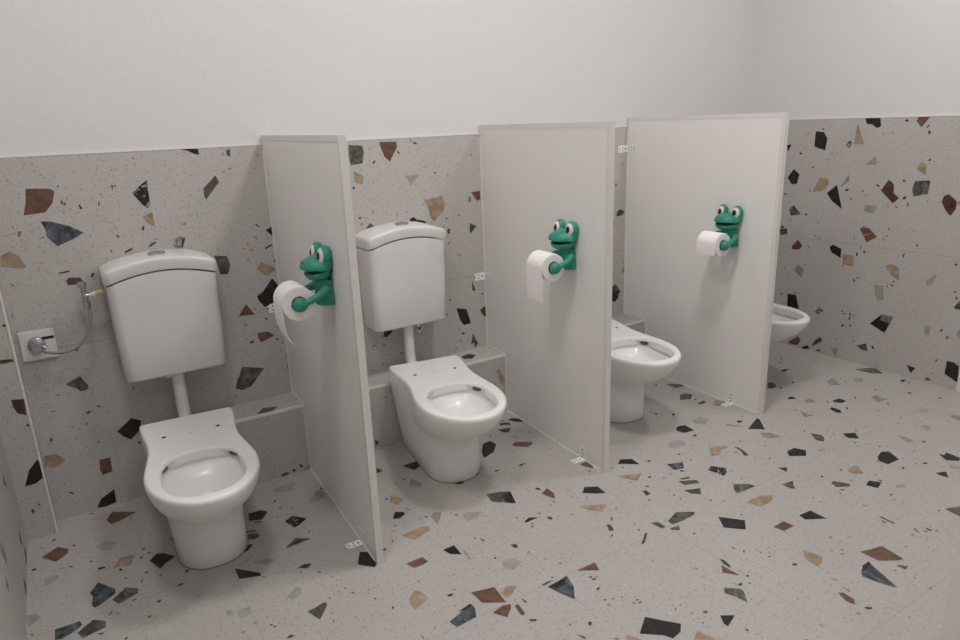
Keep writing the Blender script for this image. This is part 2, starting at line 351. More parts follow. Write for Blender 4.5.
k 2.357,-0.848 2.350,-0.850 2.346,-0.845 2.353,-0.843
k 2.463,-0.874 2.457,-0.872 2.454,-0.867 2.467,-0.863 2.477,-0.866 2.472,-0.870
k 2.108,-0.924 2.109,-0.921 2.111,-0.923 2.111,-0.928 2.110,-0.928 2.108,-0.926
k 2.244,-0.896 2.246,-0.897 2.247,-0.900 2.245,-0.902
k 2.243,-0.797 2.236,-0.797 2.230,-0.796 2.230,-0.790 2.239,-0.790 2.241,-0.792
k 2.312,-0.830 2.319,-0.824 2.324,-0.824 2.320,-0.832
k 2.224,-0.808 2.223,-0.812 2.220,-0.816 2.218,-0.816 2.216,-0.816 2.221,-0.809
k 2.081,-0.909 2.084,-0.908 2.085,-0.909 2.082,-0.912 2.077,-0.912 2.079,-0.910
B 2.240,-0.734 2.276,-0.734 2.274,-0.765 2.259,-0.788 2.246,-0.763
B 3.042,-0.499 3.077,-0.498 3.091,-0.527 3.046,-0.561 2.998,-0.539
k 3.026,-0.612 3.077,-0.608 3.067,-0.626 3.037,-0.631
k 3.067,-0.573 3.063,-0.579 3.054,-0.582 3.048,-0.577 3.055,-0.571
k 3.044,-0.355 3.031,-0.357 3.036,-0.348 3.057,-0.340
k 3.059,-0.438 3.065,-0.438 3.059,-0.444 3.055,-0.444 3.053,-0.442
k 2.867,-0.625 2.856,-0.640 2.840,-0.640 2.858,-0.618
k 2.800,-0.571 2.805,-0.574 2.806,-0.584 2.800,-0.590 2.791,-0.596 2.794,-0.584
k 2.798,-0.557 2.791,-0.563 2.782,-0.566 2.792,-0.557 2.801,-0.552
G 3.093,-0.365 3.153,-0.411 3.141,-0.435 3.085,-0.430
L 2.874,-0.716 2.929,-0.712 2.928,-0.761 2.879,-0.776 2.861,-0.744
T 3.118,-0.630 3.144,-0.664 3.141,-0.682 3.080,-0.694 3.069,-0.664
K 2.759,-0.733 2.780,-0.724 2.812,-0.733 2.804,-0.790 2.752,-0.781 2.744,-0.752
k 2.759,-0.816 2.781,-0.819 2.775,-0.828 2.757,-0.828
T 2.946,-0.831 2.962,-0.831 2.998,-0.887 2.954,-0.857
K 3.010,-0.835 3.031,-0.838 3.026,-0.855 3.002,-0.849
k 3.064,-0.818 3.079,-0.815 3.068,-0.822 3.053,-0.824
k 2.752,-0.913 2.755,-0.913 2.753,-0.916 2.748,-0.919 2.745,-0.920 2.743,-0.917
k 2.837,-0.952 2.844,-0.947 2.842,-0.951 2.836,-0.955
k 2.881,-0.956 2.873,-0.963 2.860,-0.969 2.866,-0.963
k 2.600,-0.954 2.599,-0.958 2.593,-0.953 2.595,-0.948
k 2.842,-0.918 2.839,-0.916 2.841,-0.913 2.846,-0.915
k 2.636,-0.981 2.635,-0.983 2.633,-0.986 2.629,-0.988 2.630,-0.984 2.636,-0.979
k 2.665,-0.972 2.664,-0.975 2.657,-0.978 2.656,-0.976 2.661,-0.972
k 2.799,-1.080 2.795,-1.083 2.790,-1.084 2.798,-1.079
k 2.807,-1.098 2.813,-1.099 2.812,-1.101 2.810,-1.101 2.806,-1.099
k 2.911,-1.045 2.906,-1.046 2.908,-1.043 2.915,-1.039 2.916,-1.041 2.915,-1.044
K 2.987,-0.909 3.106,-0.864 3.101,-0.881 3.036,-0.953
L 2.626,-0.810 2.659,-0.803 2.694,-0.817 2.685,-0.854 2.641,-0.860 2.605,-0.842
T 2.723,-0.935 2.754,-0.930 2.799,-0.955 2.788,-0.969 2.751,-0.966 2.715,-0.990 2.682,-0.976
k 2.811,-0.979 2.820,-0.992 2.810,-1.030 2.798,-1.057 2.783,-1.046 2.805,-1.016
r 2.776,-1.006 2.785,-1.011 2.785,-1.019 2.776,-1.013
r 2.593,-0.894 2.599,-0.891 2.601,-0.895 2.602,-0.901 2.594,-0.900 2.586,-0.898
r 2.506,-0.983 2.513,-0.990 2.516,-0.996 2.508,-0.997 2.499,-0.992 2.500,-0.988
r 2.608,-0.903 2.611,-0.901 2.615,-0.901 2.610,-0.905 2.604,-0.906
S 2.499,-0.924 2.560,-0.947 2.527,-0.982 2.489,-0.969
V 2.587,-1.041 2.620,-1.027 2.651,-1.069 2.630,-1.090 2.598,-1.102 2.593,-1.072
T 2.290,-0.878 2.376,-0.919 2.324,-0.947 2.301,-0.901
K 2.115,-0.896 2.147,-0.870 2.186,-0.895 2.180,-0.944 2.150,-0.927
G 2.439,-1.033 2.497,-1.064 2.491,-1.085 2.439,-1.065
k 2.454,-1.024 2.493,-1.035 2.489,-1.044 2.459,-1.033
G 2.409,-1.087 2.465,-1.109 2.435,-1.139 2.412,-1.116
T 2.050,-0.955 2.135,-0.998 2.089,-1.025 2.060,-0.989
G 2.576,-1.159 2.617,-1.185 2.630,-1.211 2.537,-1.206 2.548,-1.185
T 2.515,-1.259 2.572,-1.258 2.596,-1.260 2.623,-1.284 2.588,-1.301 2.532,-1.303 2.524,-1.282
k 2.292,-1.008 2.303,-1.012 2.299,-1.037 2.278,-1.038
k 2.381,-0.949 2.387,-0.952 2.388,-0.954 2.385,-0.958 2.373,-0.958 2.373,-0.952
k 2.326,-0.990 2.332,-0.993 2.333,-1.001 2.327,-0.999 2.321,-0.995 2.318,-0.991
k 2.270,-1.061 2.273,-1.067 2.261,-1.065 2.263,-1.058
k 2.353,-1.119 2.358,-1.113 2.359,-1.119 2.355,-1.124
k 2.429,-1.179 2.435,-1.180 2.432,-1.188 2.425,-1.184
k 2.370,-1.054 2.370,-1.056 2.370,-1.059 2.365,-1.061 2.362,-1.060 2.365,-1.057
k 2.358,-1.087 2.361,-1.090 2.359,-1.093 2.354,-1.091 2.353,-1.086
k 2.140,-1.034 2.151,-1.033 2.144,-1.036 2.139,-1.038 2.136,-1.036
k 2.633,-1.150 2.633,-1.153 2.630,-1.154 2.626,-1.153 2.627,-1.150
k 2.447,-1.238 2.449,-1.240 2.448,-1.242 2.445,-1.242 2.444,-1.239
k 2.465,-1.207 2.467,-1.210 2.463,-1.214 2.459,-1.214
k 2.483,-1.268 2.478,-1.268 2.474,-1.268 2.477,-1.266 2.480,-1.266
k 3.663,-0.583 3.708,-0.582 3.720,-0.599 3.667,-0.604
K 3.781,-0.505 3.778,-0.511 3.764,-0.521 3.765,-0.514 3.775,-0.504
K 3.826,-0.475 3.840,-0.468 3.841,-0.471 3.833,-0.479 3.828,-0.482 3.816,-0.487
R 3.481,-0.647 3.507,-0.651 3.481,-0.696 3.441,-0.703 3.423,-0.689
k 3.472,-0.728 3.464,-0.722 3.469,-0.715 3.473,-0.712 3.482,-0.719 3.480,-0.729
k 3.572,-0.707 3.585,-0.708 3.584,-0.716 3.581,-0.723 3.570,-0.722 3.566,-0.718
k 3.636,-0.785 3.641,-0.785 3.646,-0.786 3.645,-0.788 3.644,-0.792 3.638,-0.789
k 3.302,-0.919 3.296,-0.912 3.299,-0.907 3.304,-0.905 3.304,-0.912
k 3.505,-1.021 3.492,-1.037 3.484,-1.037 3.481,-1.033 3.495,-1.022
k 3.478,-0.984 3.491,-0.981 3.489,-0.985 3.476,-0.987
k 3.493,-0.944 3.480,-0.953 3.486,-0.944 3.491,-0.937 3.501,-0.930 3.497,-0.938
k 2.860,-1.306 2.869,-1.299 2.875,-1.306 2.865,-1.310
k 2.814,-1.245 2.816,-1.245 2.819,-1.246 2.822,-1.248 2.821,-1.249 2.817,-1.248
k 2.970,-1.321 2.964,-1.320 2.962,-1.315 2.970,-1.310 2.972,-1.315 2.972,-1.319
k 3.142,-1.056 3.152,-1.050 3.158,-1.048 3.159,-1.049 3.156,-1.052 3.144,-1.060
k 3.222,-1.110 3.220,-1.108 3.224,-1.104 3.230,-1.102 3.228,-1.106
k 3.180,-1.142 3.185,-1.145 3.180,-1.147 3.172,-1.143
k 3.216,-1.139 3.213,-1.143 3.210,-1.144 3.206,-1.144 3.210,-1.139 3.217,-1.134
K 3.392,-0.810 3.424,-0.811 3.420,-0.840 3.385,-0.824
T 3.420,-0.874 3.454,-0.871 3.463,-0.893 3.440,-0.917 3.418,-0.895
T 3.705,-0.803 3.768,-0.793 3.755,-0.825 3.714,-0.865 3.686,-0.837
G 3.964,-0.792 4.026,-0.812 4.058,-0.844 4.014,-0.902 3.974,-0.861
K 3.516,-0.947 3.564,-0.950 3.563,-0.983 3.532,-0.987 3.511,-0.963
K 3.427,-0.990 3.453,-0.985 3.453,-1.023 3.428,-1.043 3.416,-1.026
T 3.310,-0.928 3.311,-0.955 3.314,-0.990 3.265,-0.976
T 3.256,-1.003 3.254,-1.002 3.260,-0.995 3.266,-0.993 3.264,-0.996
T 3.325,-1.162 3.321,-1.170 3.311,-1.178 3.300,-1.184 3.304,-1.176 3.317,-1.164
T 3.400,-1.232 3.390,-1.235 3.395,-1.226 3.405,-1.225
T 3.269,-1.313 3.274,-1.311 3.282,-1.311 3.285,-1.314 3.286,-1.317 3.270,-1.316
T 3.668,-1.118 3.656,-1.115 3.668,-1.100 3.688,-1.093 3.700,-1.092 3.685,-1.109
T 3.033,-1.410 3.021,-1.408 3.023,-1.402 3.035,-1.406
k 3.638,-0.983 3.636,-0.990 3.619,-0.994 3.620,-0.985
k 3.665,-1.012 3.659,-1.016 3.656,-1.016 3.661,-1.010
k 3.649,-0.967 3.655,-0.970 3.647,-0.976 3.645,-0.971
k 3.511,-1.227 3.515,-1.229 3.510,-1.237 3.506,-1.237 3.507,-1.234
k 3.683,-1.344 3.680,-1.338 3.690,-1.335 3.690,-1.344
k 3.427,-1.378 3.417,-1.385 3.414,-1.378 3.419,-1.369 3.429,-1.370
k 3.258,-1.300 3.249,-1.302 3.244,-1.301 3.243,-1.297 3.249,-1.296 3.258,-1.298
k 3.217,-1.231 3.210,-1.232 3.202,-1.228 3.201,-1.222 3.212,-1.226
k 3.667,-1.291 3.662,-1.294 3.663,-1.288 3.667,-1.286
k 3.324,-1.388 3.324,-1.390 3.313,-1.394 3.309,-1.392 3.319,-1.389
k 3.215,-1.442 3.219,-1.443 3.221,-1.447 3.221,-1.452 3.217,-1.449
k 3.254,-1.469 3.243,-1.466 3.238,-1.458 3.251,-1.457 3.260,-1.462
k 3.253,-1.266 3.245,-1.270 3.244,-1.269 3.248,-1.266 3.254,-1.264
k 3.134,-1.353 3.136,-1.354 3.137,-1.357 3.132,-1.358 3.125,-1.360 3.126,-1.357
k 3.593,-1.284 3.593,-1.279 3.599,-1.276 3.597,-1.281
k 3.575,-1.273 3.574,-1.272 3.577,-1.271 3.582,-1.272 3.583,-1.274 3.580,-1.274
B 3.141,-1.439 3.150,-1.432 3.157,-1.430 3.160,-1.435 3.153,-1.442 3.145,-1.441
B 3.010,-1.434 3.006,-1.442 2.998,-1.441 2.998,-1.429 3.005,-1.430
B 2.839,-1.120 2.829,-1.119 2.834,-1.116 2.840,-1.114 2.847,-1.115 2.845,-1.117
G 3.148,-1.080 3.168,-1.113 3.154,-1.136 3.123,-1.152 3.112,-1.127
K 3.246,-1.156 3.290,-1.181 3.254,-1.217 3.226,-1.190
K 2.935,-1.122 2.985,-1.118 3.002,-1.157 2.963,-1.182 2.913,-1.146
T 2.994,-0.961 3.024,-0.976 3.035,-1.036 3.005,-1.026 2.968,-0.998
T 3.691,-1.023 3.728,-1.025 3.721,-1.055 3.730,-1.081 3.659,-1.075 3.672,-1.037
L 3.693,-1.216 3.748,-1.226 3.735,-1.248 3.695,-1.244
L 3.551,-1.296 3.579,-1.311 3.571,-1.334 3.531,-1.338
L 3.039,-1.174 3.070,-1.187 3.063,-1.200 3.036,-1.192
T 3.392,-1.295 3.410,-1.315 3.394,-1.357 3.368,-1.344
K 3.163,-1.339 3.212,-1.326 3.238,-1.341 3.206,-1.394 3.137,-1.391 3.137,-1.359
K 3.363,-1.457 3.366,-1.472 3.396,-1.467 3.390,-1.515 3.363,-1.524 3.331,-1.495
K 3.206,-1.519 3.244,-1.534 3.208,-1.560 3.202,-1.538
T 2.979,-1.330 3.017,-1.327 3.043,-1.327 3.009,-1.375 2.978,-1.364 2.974,-1.341
k 2.801,-1.178 2.832,-1.195 2.799,-1.213
B 2.847,-1.352 2.871,-1.344 2.895,-1.384 2.869,-1.385
k 2.719,-1.259 2.761,-1.264 2.743,-1.277
k 3.980,-0.999 4.009,-0.995 4.015,-1.010 3.973,-1.016
k 3.862,-1.086 3.880,-1.103 3.856,-1.108
T 3.747,-1.316 3.780,-1.328 3.775,-1.349 3.729,-1.369 3.728,-1.351
k 3.778,-0.998 3.775,-0.993 3.785,-0.985 3.790,-0.984 3.787,-0.993
k 3.795,-1.008 3.805,-1.008 3.807,-1.010 3.804,-1.012 3.793,-1.011
k 3.793,-0.817 3.802,-0.814 3.792,-0.823 3.784,-0.823
k 3.772,-0.853 3.777,-0.849 3.782,-0.847 3.780,-0.851 3.779,-0.854 3.770,-0.856
k 3.987,-1.031 3.998,-1.030 4.006,-1.031 3.998,-1.036 3.987,-1.038 3.981,-1.036
k 3.911,-1.201 3.922,-1.206 3.904,-1.213 3.898,-1.204
L 3.844,-0.851 3.887,-0.871 3.844,-0.904 3.804,-0.889
B 2.851,-1.354 2.897,-1.388 2.884,-1.399 2.842,-1.373
G 2.710,-1.253 2.743,-1.277 2.720,-1.301 2.709,-1.288
k 2.811,-1.403 2.814,-1.399 2.816,-1.399 2.817,-1.406 2.815,-1.407 2.812,-1.409
k 2.707,-1.396 2.714,-1.396 2.717,-1.399 2.708,-1.400
k 2.718,-1.368 2.719,-1.368 2.717,-1.373 2.715,-1.372 2.714,-1.371 2.716,-1.367
k 2.551,-1.527 2.558,-1.527 2.558,-1.530 2.557,-1.532 2.552,-1.532 2.548,-1.530
k 2.507,-1.597 2.506,-1.600 2.497,-1.593 2.501,-1.592
k 2.522,-1.582 2.525,-1.581 2.527,-1.581 2.525,-1.586 2.522,-1.586 2.520,-1.587
k 2.355,-1.554 2.343,-1.549 2.341,-1.544 2.348,-1.542 2.357,-1.546
k 2.317,-1.483 2.320,-1.482 2.327,-1.484 2.330,-1.487 2.324,-1.487 2.320,-1.486
k 2.550,-1.724 2.548,-1.722 2.546,-1.720 2.551,-1.720 2.554,-1.722 2.554,-1.724
k 2.959,-1.642 2.963,-1.639 2.966,-1.642 2.962,-1.648 2.959,-1.645
k 2.839,-1.695 2.833,-1.692 2.844,-1.692 2.848,-1.697
k 2.559,-1.772 2.559,-1.768 2.563,-1.767 2.563,-1.771
k 2.758,-1.676 2.764,-1.674 2.763,-1.676 2.758,-1.678
k 2.650,-1.822 2.653,-1.825 2.652,-1.825 2.650,-1.825 2.648,-1.824 2.648,-1.822
k 2.545,-1.814 2.543,-1.813 2.548,-1.812 2.554,-1.812 2.553,-1.814 2.551,-1.815
k 2.529,-1.509 2.527,-1.507 2.527,-1.505 2.528,-1.506 2.530,-1.508 2.530,-1.509
K 2.585,-1.405 2.639,-1.409 2.638,-1.465 2.579,-1.430
B 2.463,-1.398 2.516,-1.397 2.519,-1.431 2.471,-1.430
G 2.988,-1.648 3.043,-1.668 2.980,-1.699 2.984,-1.674
T 2.430,-1.520 2.445,-1.572 2.418,-1.586 2.394,-1.590 2.399,-1.545
k 2.784,-1.551 2.784,-1.600 2.776,-1.601 2.777,-1.560
k 2.766,-1.563 2.765,-1.585 2.758,-1.577
B 2.556,-1.619 2.589,-1.630 2.634,-1.640 2.621,-1.708 2.605,-1.704 2.557,-1.673
B 2.579,-1.712 2.598,-1.732 2.575,-1.736
B 2.584,-1.714 2.586,-1.716 2.581,-1.718 2.571,-1.720 2.576,-1.716
B 2.575,-1.727 2.577,-1.724 2.585,-1.728 2.586,-1.732 2.588,-1.736 2.581,-1.732
S 2.478,-1.667 2.529,-1.657 2.486,-1.757 2.480,-1.763 2.464,-1.727 2.452,-1.684
K 2.496,-1.659 2.531,-1.659 2.525,-1.668 2.497,-1.675 2.478,-1.673
T 2.797,-1.645 2.805,-1.651 2.789,-1.673 2.785,-1.664
k 2.830,-1.661 2.833,-1.684 2.824,-1.682
k 2.810,-1.665 2.817,-1.680 2.810,-1.678
k 2.364,-1.674 2.368,-1.700 2.364,-1.699
B 2.334,-1.686 2.346,-1.692 2.345,-1.723 2.326,-1.737 2.321,-1.715
k 2.337,-1.755 2.352,-1.767 2.344,-1.770 2.333,-1.761
k 2.835,-1.389 2.852,-1.402 2.837,-1.400
L 3.009,-1.482 3.044,-1.494 3.025,-1.510 2.998,-1.494
B 0.702,-0.091 0.723,-0.045 0.793,-0.096 0.740,-0.126 0.713,-0.131
L 0.660,-0.252 0.679,-0.229 0.712,-0.242 0.718,-0.270 0.697,-0.291 0.670,-0.275
B 0.513,-0.211 0.558,-0.176 0.587,-0.210 0.581,-0.237 0.551,-0.265
k 0.515,-0.148 0.516,-0.156 0.513,-0.152 0.512,-0.146 0.512,-0.141
k 0.517,-0.180 0.516,-0.177 0.520,-0.180 0.523,-0.187
k 0.599,-0.201 0.597,-0.200 0.598,-0.194 0.604,-0.190 0.605,-0.194 0.604,-0.202
k 0.645,-0.324 0.648,-0.328 0.647,-0.331 0.642,-0.330 0.639,-0.326 0.639,-0.322
k 0.720,-0.431 0.716,-0.437 0.709,-0.423 0.715,-0.417
k 0.719,-0.628 0.720,-0.625 0.724,-0.622 0.725,-0.624 0.723,-0.628
k 0.778,-0.392 0.779,-0.398 0.775,-0.402 0.770,-0.397 0.771,-0.390
k 0.801,-0.388 0.794,-0.389 0.793,-0.382 0.796,-0.380 0.802,-0.381 0.805,-0.386
k 0.809,-0.523 0.814,-0.523 0.814,-0.530 0.809,-0.529
k 0.684,-0.122 0.685,-0.120 0.688,-0.125 0.688,-0.128
k 0.771,-0.126 0.774,-0.128 0.775,-0.134 0.772,-0.133 0.769,-0.128
k 0.781,-0.352 0.788,-0.345 0.794,-0.351 0.787,-0.355
k 0.730,-0.508 0.730,-0.504 0.732,-0.506 0.735,-0.509 0.732,-0.510
k 0.724,-0.483 0.720,-0.484 0.720,-0.481 0.720,-0.477 0.725,-0.478 0.728,-0.483
k 0.477,-0.577 0.476,-0.581 0.473,-0.578 0.475,-0.572
k 0.492,-0.598 0.492,-0.603 0.488,-0.598 0.486,-0.593 0.487,-0.593 0.490,-0.595
k 0.484,-0.267 0.496,-0.262 0.501,-0.275 0.491,-0.276
k 0.541,-0.125 0.551,-0.114 0.554,-0.124 0.545,-0.131
k 0.655,-0.376 0.674,-0.378 0.678,-0.388 0.660,-0.389
T 0.696,-0.403 0.719,-0.359 0.760,-0.366 0.744,-0.419 0.715,-0.406
K 0.794,-0.430 0.816,-0.403 0.837,-0.414 0.863,-0.451 0.831,-0.474 0.815,-0.492 0.805,-0.459
S 0.629,-0.494 0.653,-0.454 0.693,-0.518 0.690,-0.540 0.650,-0.570 0.635,-0.574 0.630,-0.551 0.636,-0.519
G 0.680,-0.566 0.719,-0.528 0.748,-0.553 0.746,-0.576 0.695,-0.596
L 0.516,-0.383 0.521,-0.337 0.554,-0.340 0.558,-0.363 0.536,-0.375
L 0.475,-0.501 0.498,-0.506 0.512,-0.537 0.480,-0.556
S 0.541,-0.612 0.599,-0.613 0.603,-0.632 0.591,-0.646 0.556,-0.662 0.540,-0.655
G 0.591,-0.660 0.629,-0.626 0.658,-0.652 0.656,-0.679 0.602,-0.691
B 0.700,-0.762 0.694,-0.762 0.694,-0.754 0.697,-0.752 0.701,-0.755
B 0.688,-0.386 0.687,-0.388 0.686,-0.384 0.686,-0.380 0.687,-0.381
k 0.874,-0.546 0.888,-0.543 0.888,-0.552 0.877,-0.559
k 0.844,-0.605 0.861,-0.603 0.857,-0.611 0.846,-0.611
k 0.785,-0.644 0.799,-0.644 0.792,-0.654 0.787,-0.655
k 0.754,-0.700 0.768,-0.700 0.765,-0.705 0.756,-0.707
k 0.665,-0.632 0.677,-0.615 0.674,-0.626 0.667,-0.633
k 0.861,-0.331 0.882,-0.366 0.878,-0.373
k 0.756,-0.529 0.769,-0.511 0.762,-0.528
r 0.772,-0.483 0.786,-0.482 0.782,-0.489 0.774,-0.489
k 0.727,-0.599 0.740,-0.600 0.737,-0.605 0.729,-0.605
k 0.637,-0.694 0.651,-0.699 0.647,-0.705 0.639,-0.700
k 0.578,-0.314 0.597,-0.321 0.591,-0.325
k 0.555,-0.313 0.570,-0.310 0.565,-0.315
k 0.651,-0.013 0.670,-0.011 0.663,-0.021
K 1.114,-0.338 1.156,-0.341 1.171,-0.367 1.142,-0.403 1.104,-0.386
k 1.115,-0.401 1.139,-0.410 1.135,-0.418 1.118,-0.409
k 1.072,-0.438 1.108,-0.453 1.107,-0.463 1.073,-0.447
G 1.066,-0.464 1.105,-0.471 1.112,-0.496 1.090,-0.504 1.063,-0.486
K 1.037,-0.553 1.056,-0.516 1.081,-0.527 1.058,-0.555
K 1.003,-0.621 1.060,-0.687 1.060,-0.702 1.002,-0.681
V 1.202,-0.460 1.232,-0.441 1.243,-0.451 1.269,-0.486 1.219,-0.517
G 1.159,-0.611 1.200,-0.575 1.245,-0.607 1.205,-0.609
G 1.160,-0.729 1.181,-0.723 1.202,-0.733 1.184,-0.750
k 1.049,-0.600 1.048,-0.603 1.047,-0.605 1.042,-0.606 1.041,-0.604 1.044,-0.602
k 1.066,-0.717 1.062,-0.713 1.061,-0.710 1.062,-0.708 1.067,-0.713 1.068,-0.718
k 1.062,-0.590 1.061,-0.593 1.057,-0.590 1.058,-0.587
k 1.248,-0.565 1.250,-0.560 1.254,-0.566 1.251,-0.569
k 1.200,-0.784 1.203,-0.782 1.207,-0.783 1.211,-0.790 1.210,-0.791 1.207,-0.791
k 1.219,-0.800 1.223,-0.803 1.221,-0.806 1.218,-0.802
k 1.231,-0.824 1.233,-0.827 1.231,-0.827 1.226,-0.824 1.229,-0.823
k 1.244,-0.901 1.238,-0.902 1.240,-0.899 1.242,-0.896 1.245,-0.897 1.246,-0.899
k 1.256,-0.934 1.254,-0.935 1.250,-0.933 1.250,-0.925 1.253,-0.927
k 1.191,-0.917 1.188,-0.914 1.189,-0.911 1.189,-0.910 1.192,-0.912 1.193,-0.918
k 1.290,-0.955 1.294,-0.958 1.287,-0.957 1.287,-0.954
k 1.292,-0.941 1.293,-0.939 1.296,-0.942 1.295,-0.945 1.295,-0.948 1.293,-0.944
k 1.296,-0.989 1.293,-0.993 1.291,-0.985 1.294,-0.983
k 1.223,-1.027 1.224,-1.032 1.221,-1.030 1.219,-1.024 1.221,-1.023
k 1.171,-0.978 1.172,-0.977 1.175,-0.976 1.175,-0.977 1.174,-0.979 1.172,-0.980
k 1.167,-1.003 1.170,-1.002 1.170,-1.008 1.166,-1.012 1.166,-1.007
k 1.221,-0.902 1.220,-0.898 1.222,-0.899 1.224,-0.900 1.224,-0.902 1.224,-0.904
K 1.319,-0.806 1.343,-0.763 1.363,-0.778 1.360,-0.849 1.350,-0.860 1.314,-0.817
L 1.094,-0.839 1.128,-0.812 1.139,-0.824 1.130,-0.849 1.101,-0.860
L 0.966,-0.814 0.997,-0.821 0.994,-0.853 0.963,-0.850
L 0.937,-0.794 0.955,-0.807 0.949,-0.831 0.937,-0.818
G 1.122,-0.932 1.175,-0.921 1.176,-0.936 1.139,-0.981
k 1.021,-0.920 1.030,-0.926 1.026,-0.930
k 1.028,-0.934 1.038,-0.936 1.031,-0.941
G 1.043,-0.998 1.055,-0.990 1.066,-0.999 1.057,-1.002
L 1.060,-0.618 1.099,-0.630 1.117,-0.652 1.091,-0.660 1.061,-0.639
K 1.504,-0.657 1.528,-0.623 1.553,-0.641 1.549,-0.656 1.522,-0.667
T 1.613,-0.720 1.635,-0.700 1.656,-0.715 1.609,-0.775
L 1.699,-0.782 1.723,-0.763 1.764,-0.792 1.740,-0.811 1.701,-0.812
k 1.598,-0.716 1.595,-0.708 1.600,-0.707 1.604,-0.714
k 1.521,-0.709 1.525,-0.705 1.523,-0.710 1.521,-0.714
k 1.475,-0.718 1.478,-0.720 1.470,-0.721 1.468,-0.718
k 1.452,-0.765 1.452,-0.771 1.447,-0.776 1.445,-0.773 1.450,-0.763
k 1.416,-0.799 1.406,-0.801 1.405,-0.792 1.416,-0.790
k 1.685,-0.755 1.694,-0.759 1.689,-0.765 1.682,-0.761
k 1.682,-0.746 1.677,-0.738 1.677,-0.734 1.682,-0.740
k 1.669,-1.026 1.665,-1.031 1.662,-1.032 1.661,-1.028 1.664,-1.023 1.666,-1.023
k 1.581,-0.710 1.575,-0.709 1.578,-0.706 1.581,-0.706
k 1.671,-0.908 1.663,-0.912 1.665,-0.905 1.670,-0.902
k 1.403,-0.976 1.406,-0.977 1.403,-0.979 1.401,-0.979
k 1.429,-0.988 1.428,-0.993 1.427,-0.996 1.425,-0.994 1.425,-0.991 1.426,-0.987
k 1.523,-1.026 1.526,-1.021 1.529,-1.019 1.527,-1.024 1.526,-1.026
k 1.810,-1.160 1.807,-1.163 1.803,-1.158 1.803,-1.155 1.809,-1.156
k 1.321,-1.053 1.315,-1.057 1.316,-1.052 1.317,-1.047 1.321,-1.043 1.323,-1.049
k 1.495,-1.001 1.496,-1.003 1.497,-1.006 1.496,-1.008 1.495,-1.006 1.495,-1.003
k 1.759,-1.061 1.763,-1.058 1.767,-1.058 1.765,-1.062 1.758,-1.064 1.756,-1.063
k 2.003,-0.982 1.998,-0.983 1.998,-0.980 2.002,-0.977 2.005,-0.979
T 1.486,-0.759 1.556,-0.751 1.582,-0.765 1.575,-0.785 1.508,-0.804
K 1.557,-0.902 1.596,-0.901 1.592,-0.954 1.564,-0.932
T 1.603,-0.941 1.613,-0.944 1.601,-0.993 1.596,-0.984
T 1.609,-0.991 1.610,-0.987 1.614,-0.984 1.616,-0.988 1.614,-0.992 1.611,-0.993
B 1.433,-0.898 1.488,-0.896 1.493,-0.927 1.470,-0.930 1.444,-0.929
k 1.680,-0.913 1.688,-0.935 1.680,-0.935
K 1.846,-0.923 1.874,-0.912 1.898,-0.929 1.874,-0.929 1.852,-0.930
k 1.861,-0.942 1.863,-0.943 1.862,-0.952 1.860,-0.955 1.858,-0.950 1.859,-0.946
k 1.851,-0.963 1.845,-0.959 1.850,-0.955 1.859,-0.961
k 1.936,-0.957 1.928,-0.965 1.921,-0.958 1.924,-0.941 1.933,-0.949
k 1.860,-0.907 1.858,-0.908 1.858,-0.904 1.859,-0.902 1.861,-0.901 1.862,-0.905
k 1.918,-0.911 1.923,-0.911 1.921,-0.915 1.911,-0.915 1.910,-0.913
k 1.739,-1.000 1.756,-1.006 1.753,-1.022 1.741,-1.022
L 1.790,-1.118 1.780,-1.122 1.775,-1.119 1.780,-1.116 1.791,-1.115
S 1.712,-1.220 1.786,-1.214 1.773,-1.260 1.741,-1.303 1.725,-1.263
K 1.725,-1.224 1.786,-1.214 1.757,-1.237 1.726,-1.240
G 1.703,-1.204 1.720,-1.202 1.745,-1.207 1.708,-1.210
k 1.745,-1.191 1.753,-1.197 1.746,-1.199
B 1.525,-1.117 1.590,-1.136 1.582,-1.207 1.527,-1.171
T 1.592,-1.167 1.621,-1.150 1.645,-1.168 1.614,-1.188 1.593,-1.195
B 1.529,-1.220 1.565,-1.212 1.588,-1.218 1.580,-1.232 1.552,-1.256
B 1.592,-1.231 1.604,-1.230 1.599,-1.269 1.588,-1.275 1.587,-1.263
k 1.624,-1.214 1.629,-1.237 1.623,-1.240
T 1.371,-1.043 1.397,-1.021 1.411,-1.030 1.417,-1.070 1.366,-1.092 1.364,-1.068
S 1.418,-1.184 1.500,-1.157 1.501,-1.177 1.485,-1.208 1.424,-1.212
K 1.455,-1.164 1.499,-1.155 1.498,-1.166 1.477,-1.170
k 1.595,-1.295 1.611,-1.306 1.606,-1.310 1.593,-1.304
k 1.465,-1.088 1.481,-1.093 1.477,-1.100 1.464,-1.097
k 1.334,-1.174 1.336,-1.202 1.333,-1.197
k 1.488,-1.077 1.499,-1.082 1.493,-1.084
k 1.666,-1.365 1.674,-1.371 1.668,-1.372
L 1.671,-1.054 1.706,-1.056 1.719,-1.088 1.678,-1.105 1.660,-1.081
k 2.090,-1.076 2.081,-1.081 2.075,-1.084 2.083,-1.075 2.091,-1.066 2.094,-1.068
k 2.025,-1.146 2.019,-1.147 2.021,-1.140 2.031,-1.139
k 2.128,-1.135 2.125,-1.142 2.123,-1.141 2.123,-1.137 2.125,-1.134 2.128,-1.133
k 2.109,-1.169 2.113,-1.164 2.118,-1.167 2.114,-1.172
k 2.234,-1.284 2.233,-1.280 2.235,-1.278 2.240,-1.278 2.242,-1.280 2.241,-1.284
k 2.262,-1.287 2.266,-1.284 2.266,-1.288 2.263,-1.290
k 1.809,-1.261 1.809,-1.258 1.811,-1.257 1.812,-1.262
k 2.226,-1.407 2.225,-1.409 2.221,-1.407 2.223,-1.405
k 2.202,-1.473 2.205,-1.474 2.205,-1.476 2.203,-1.475
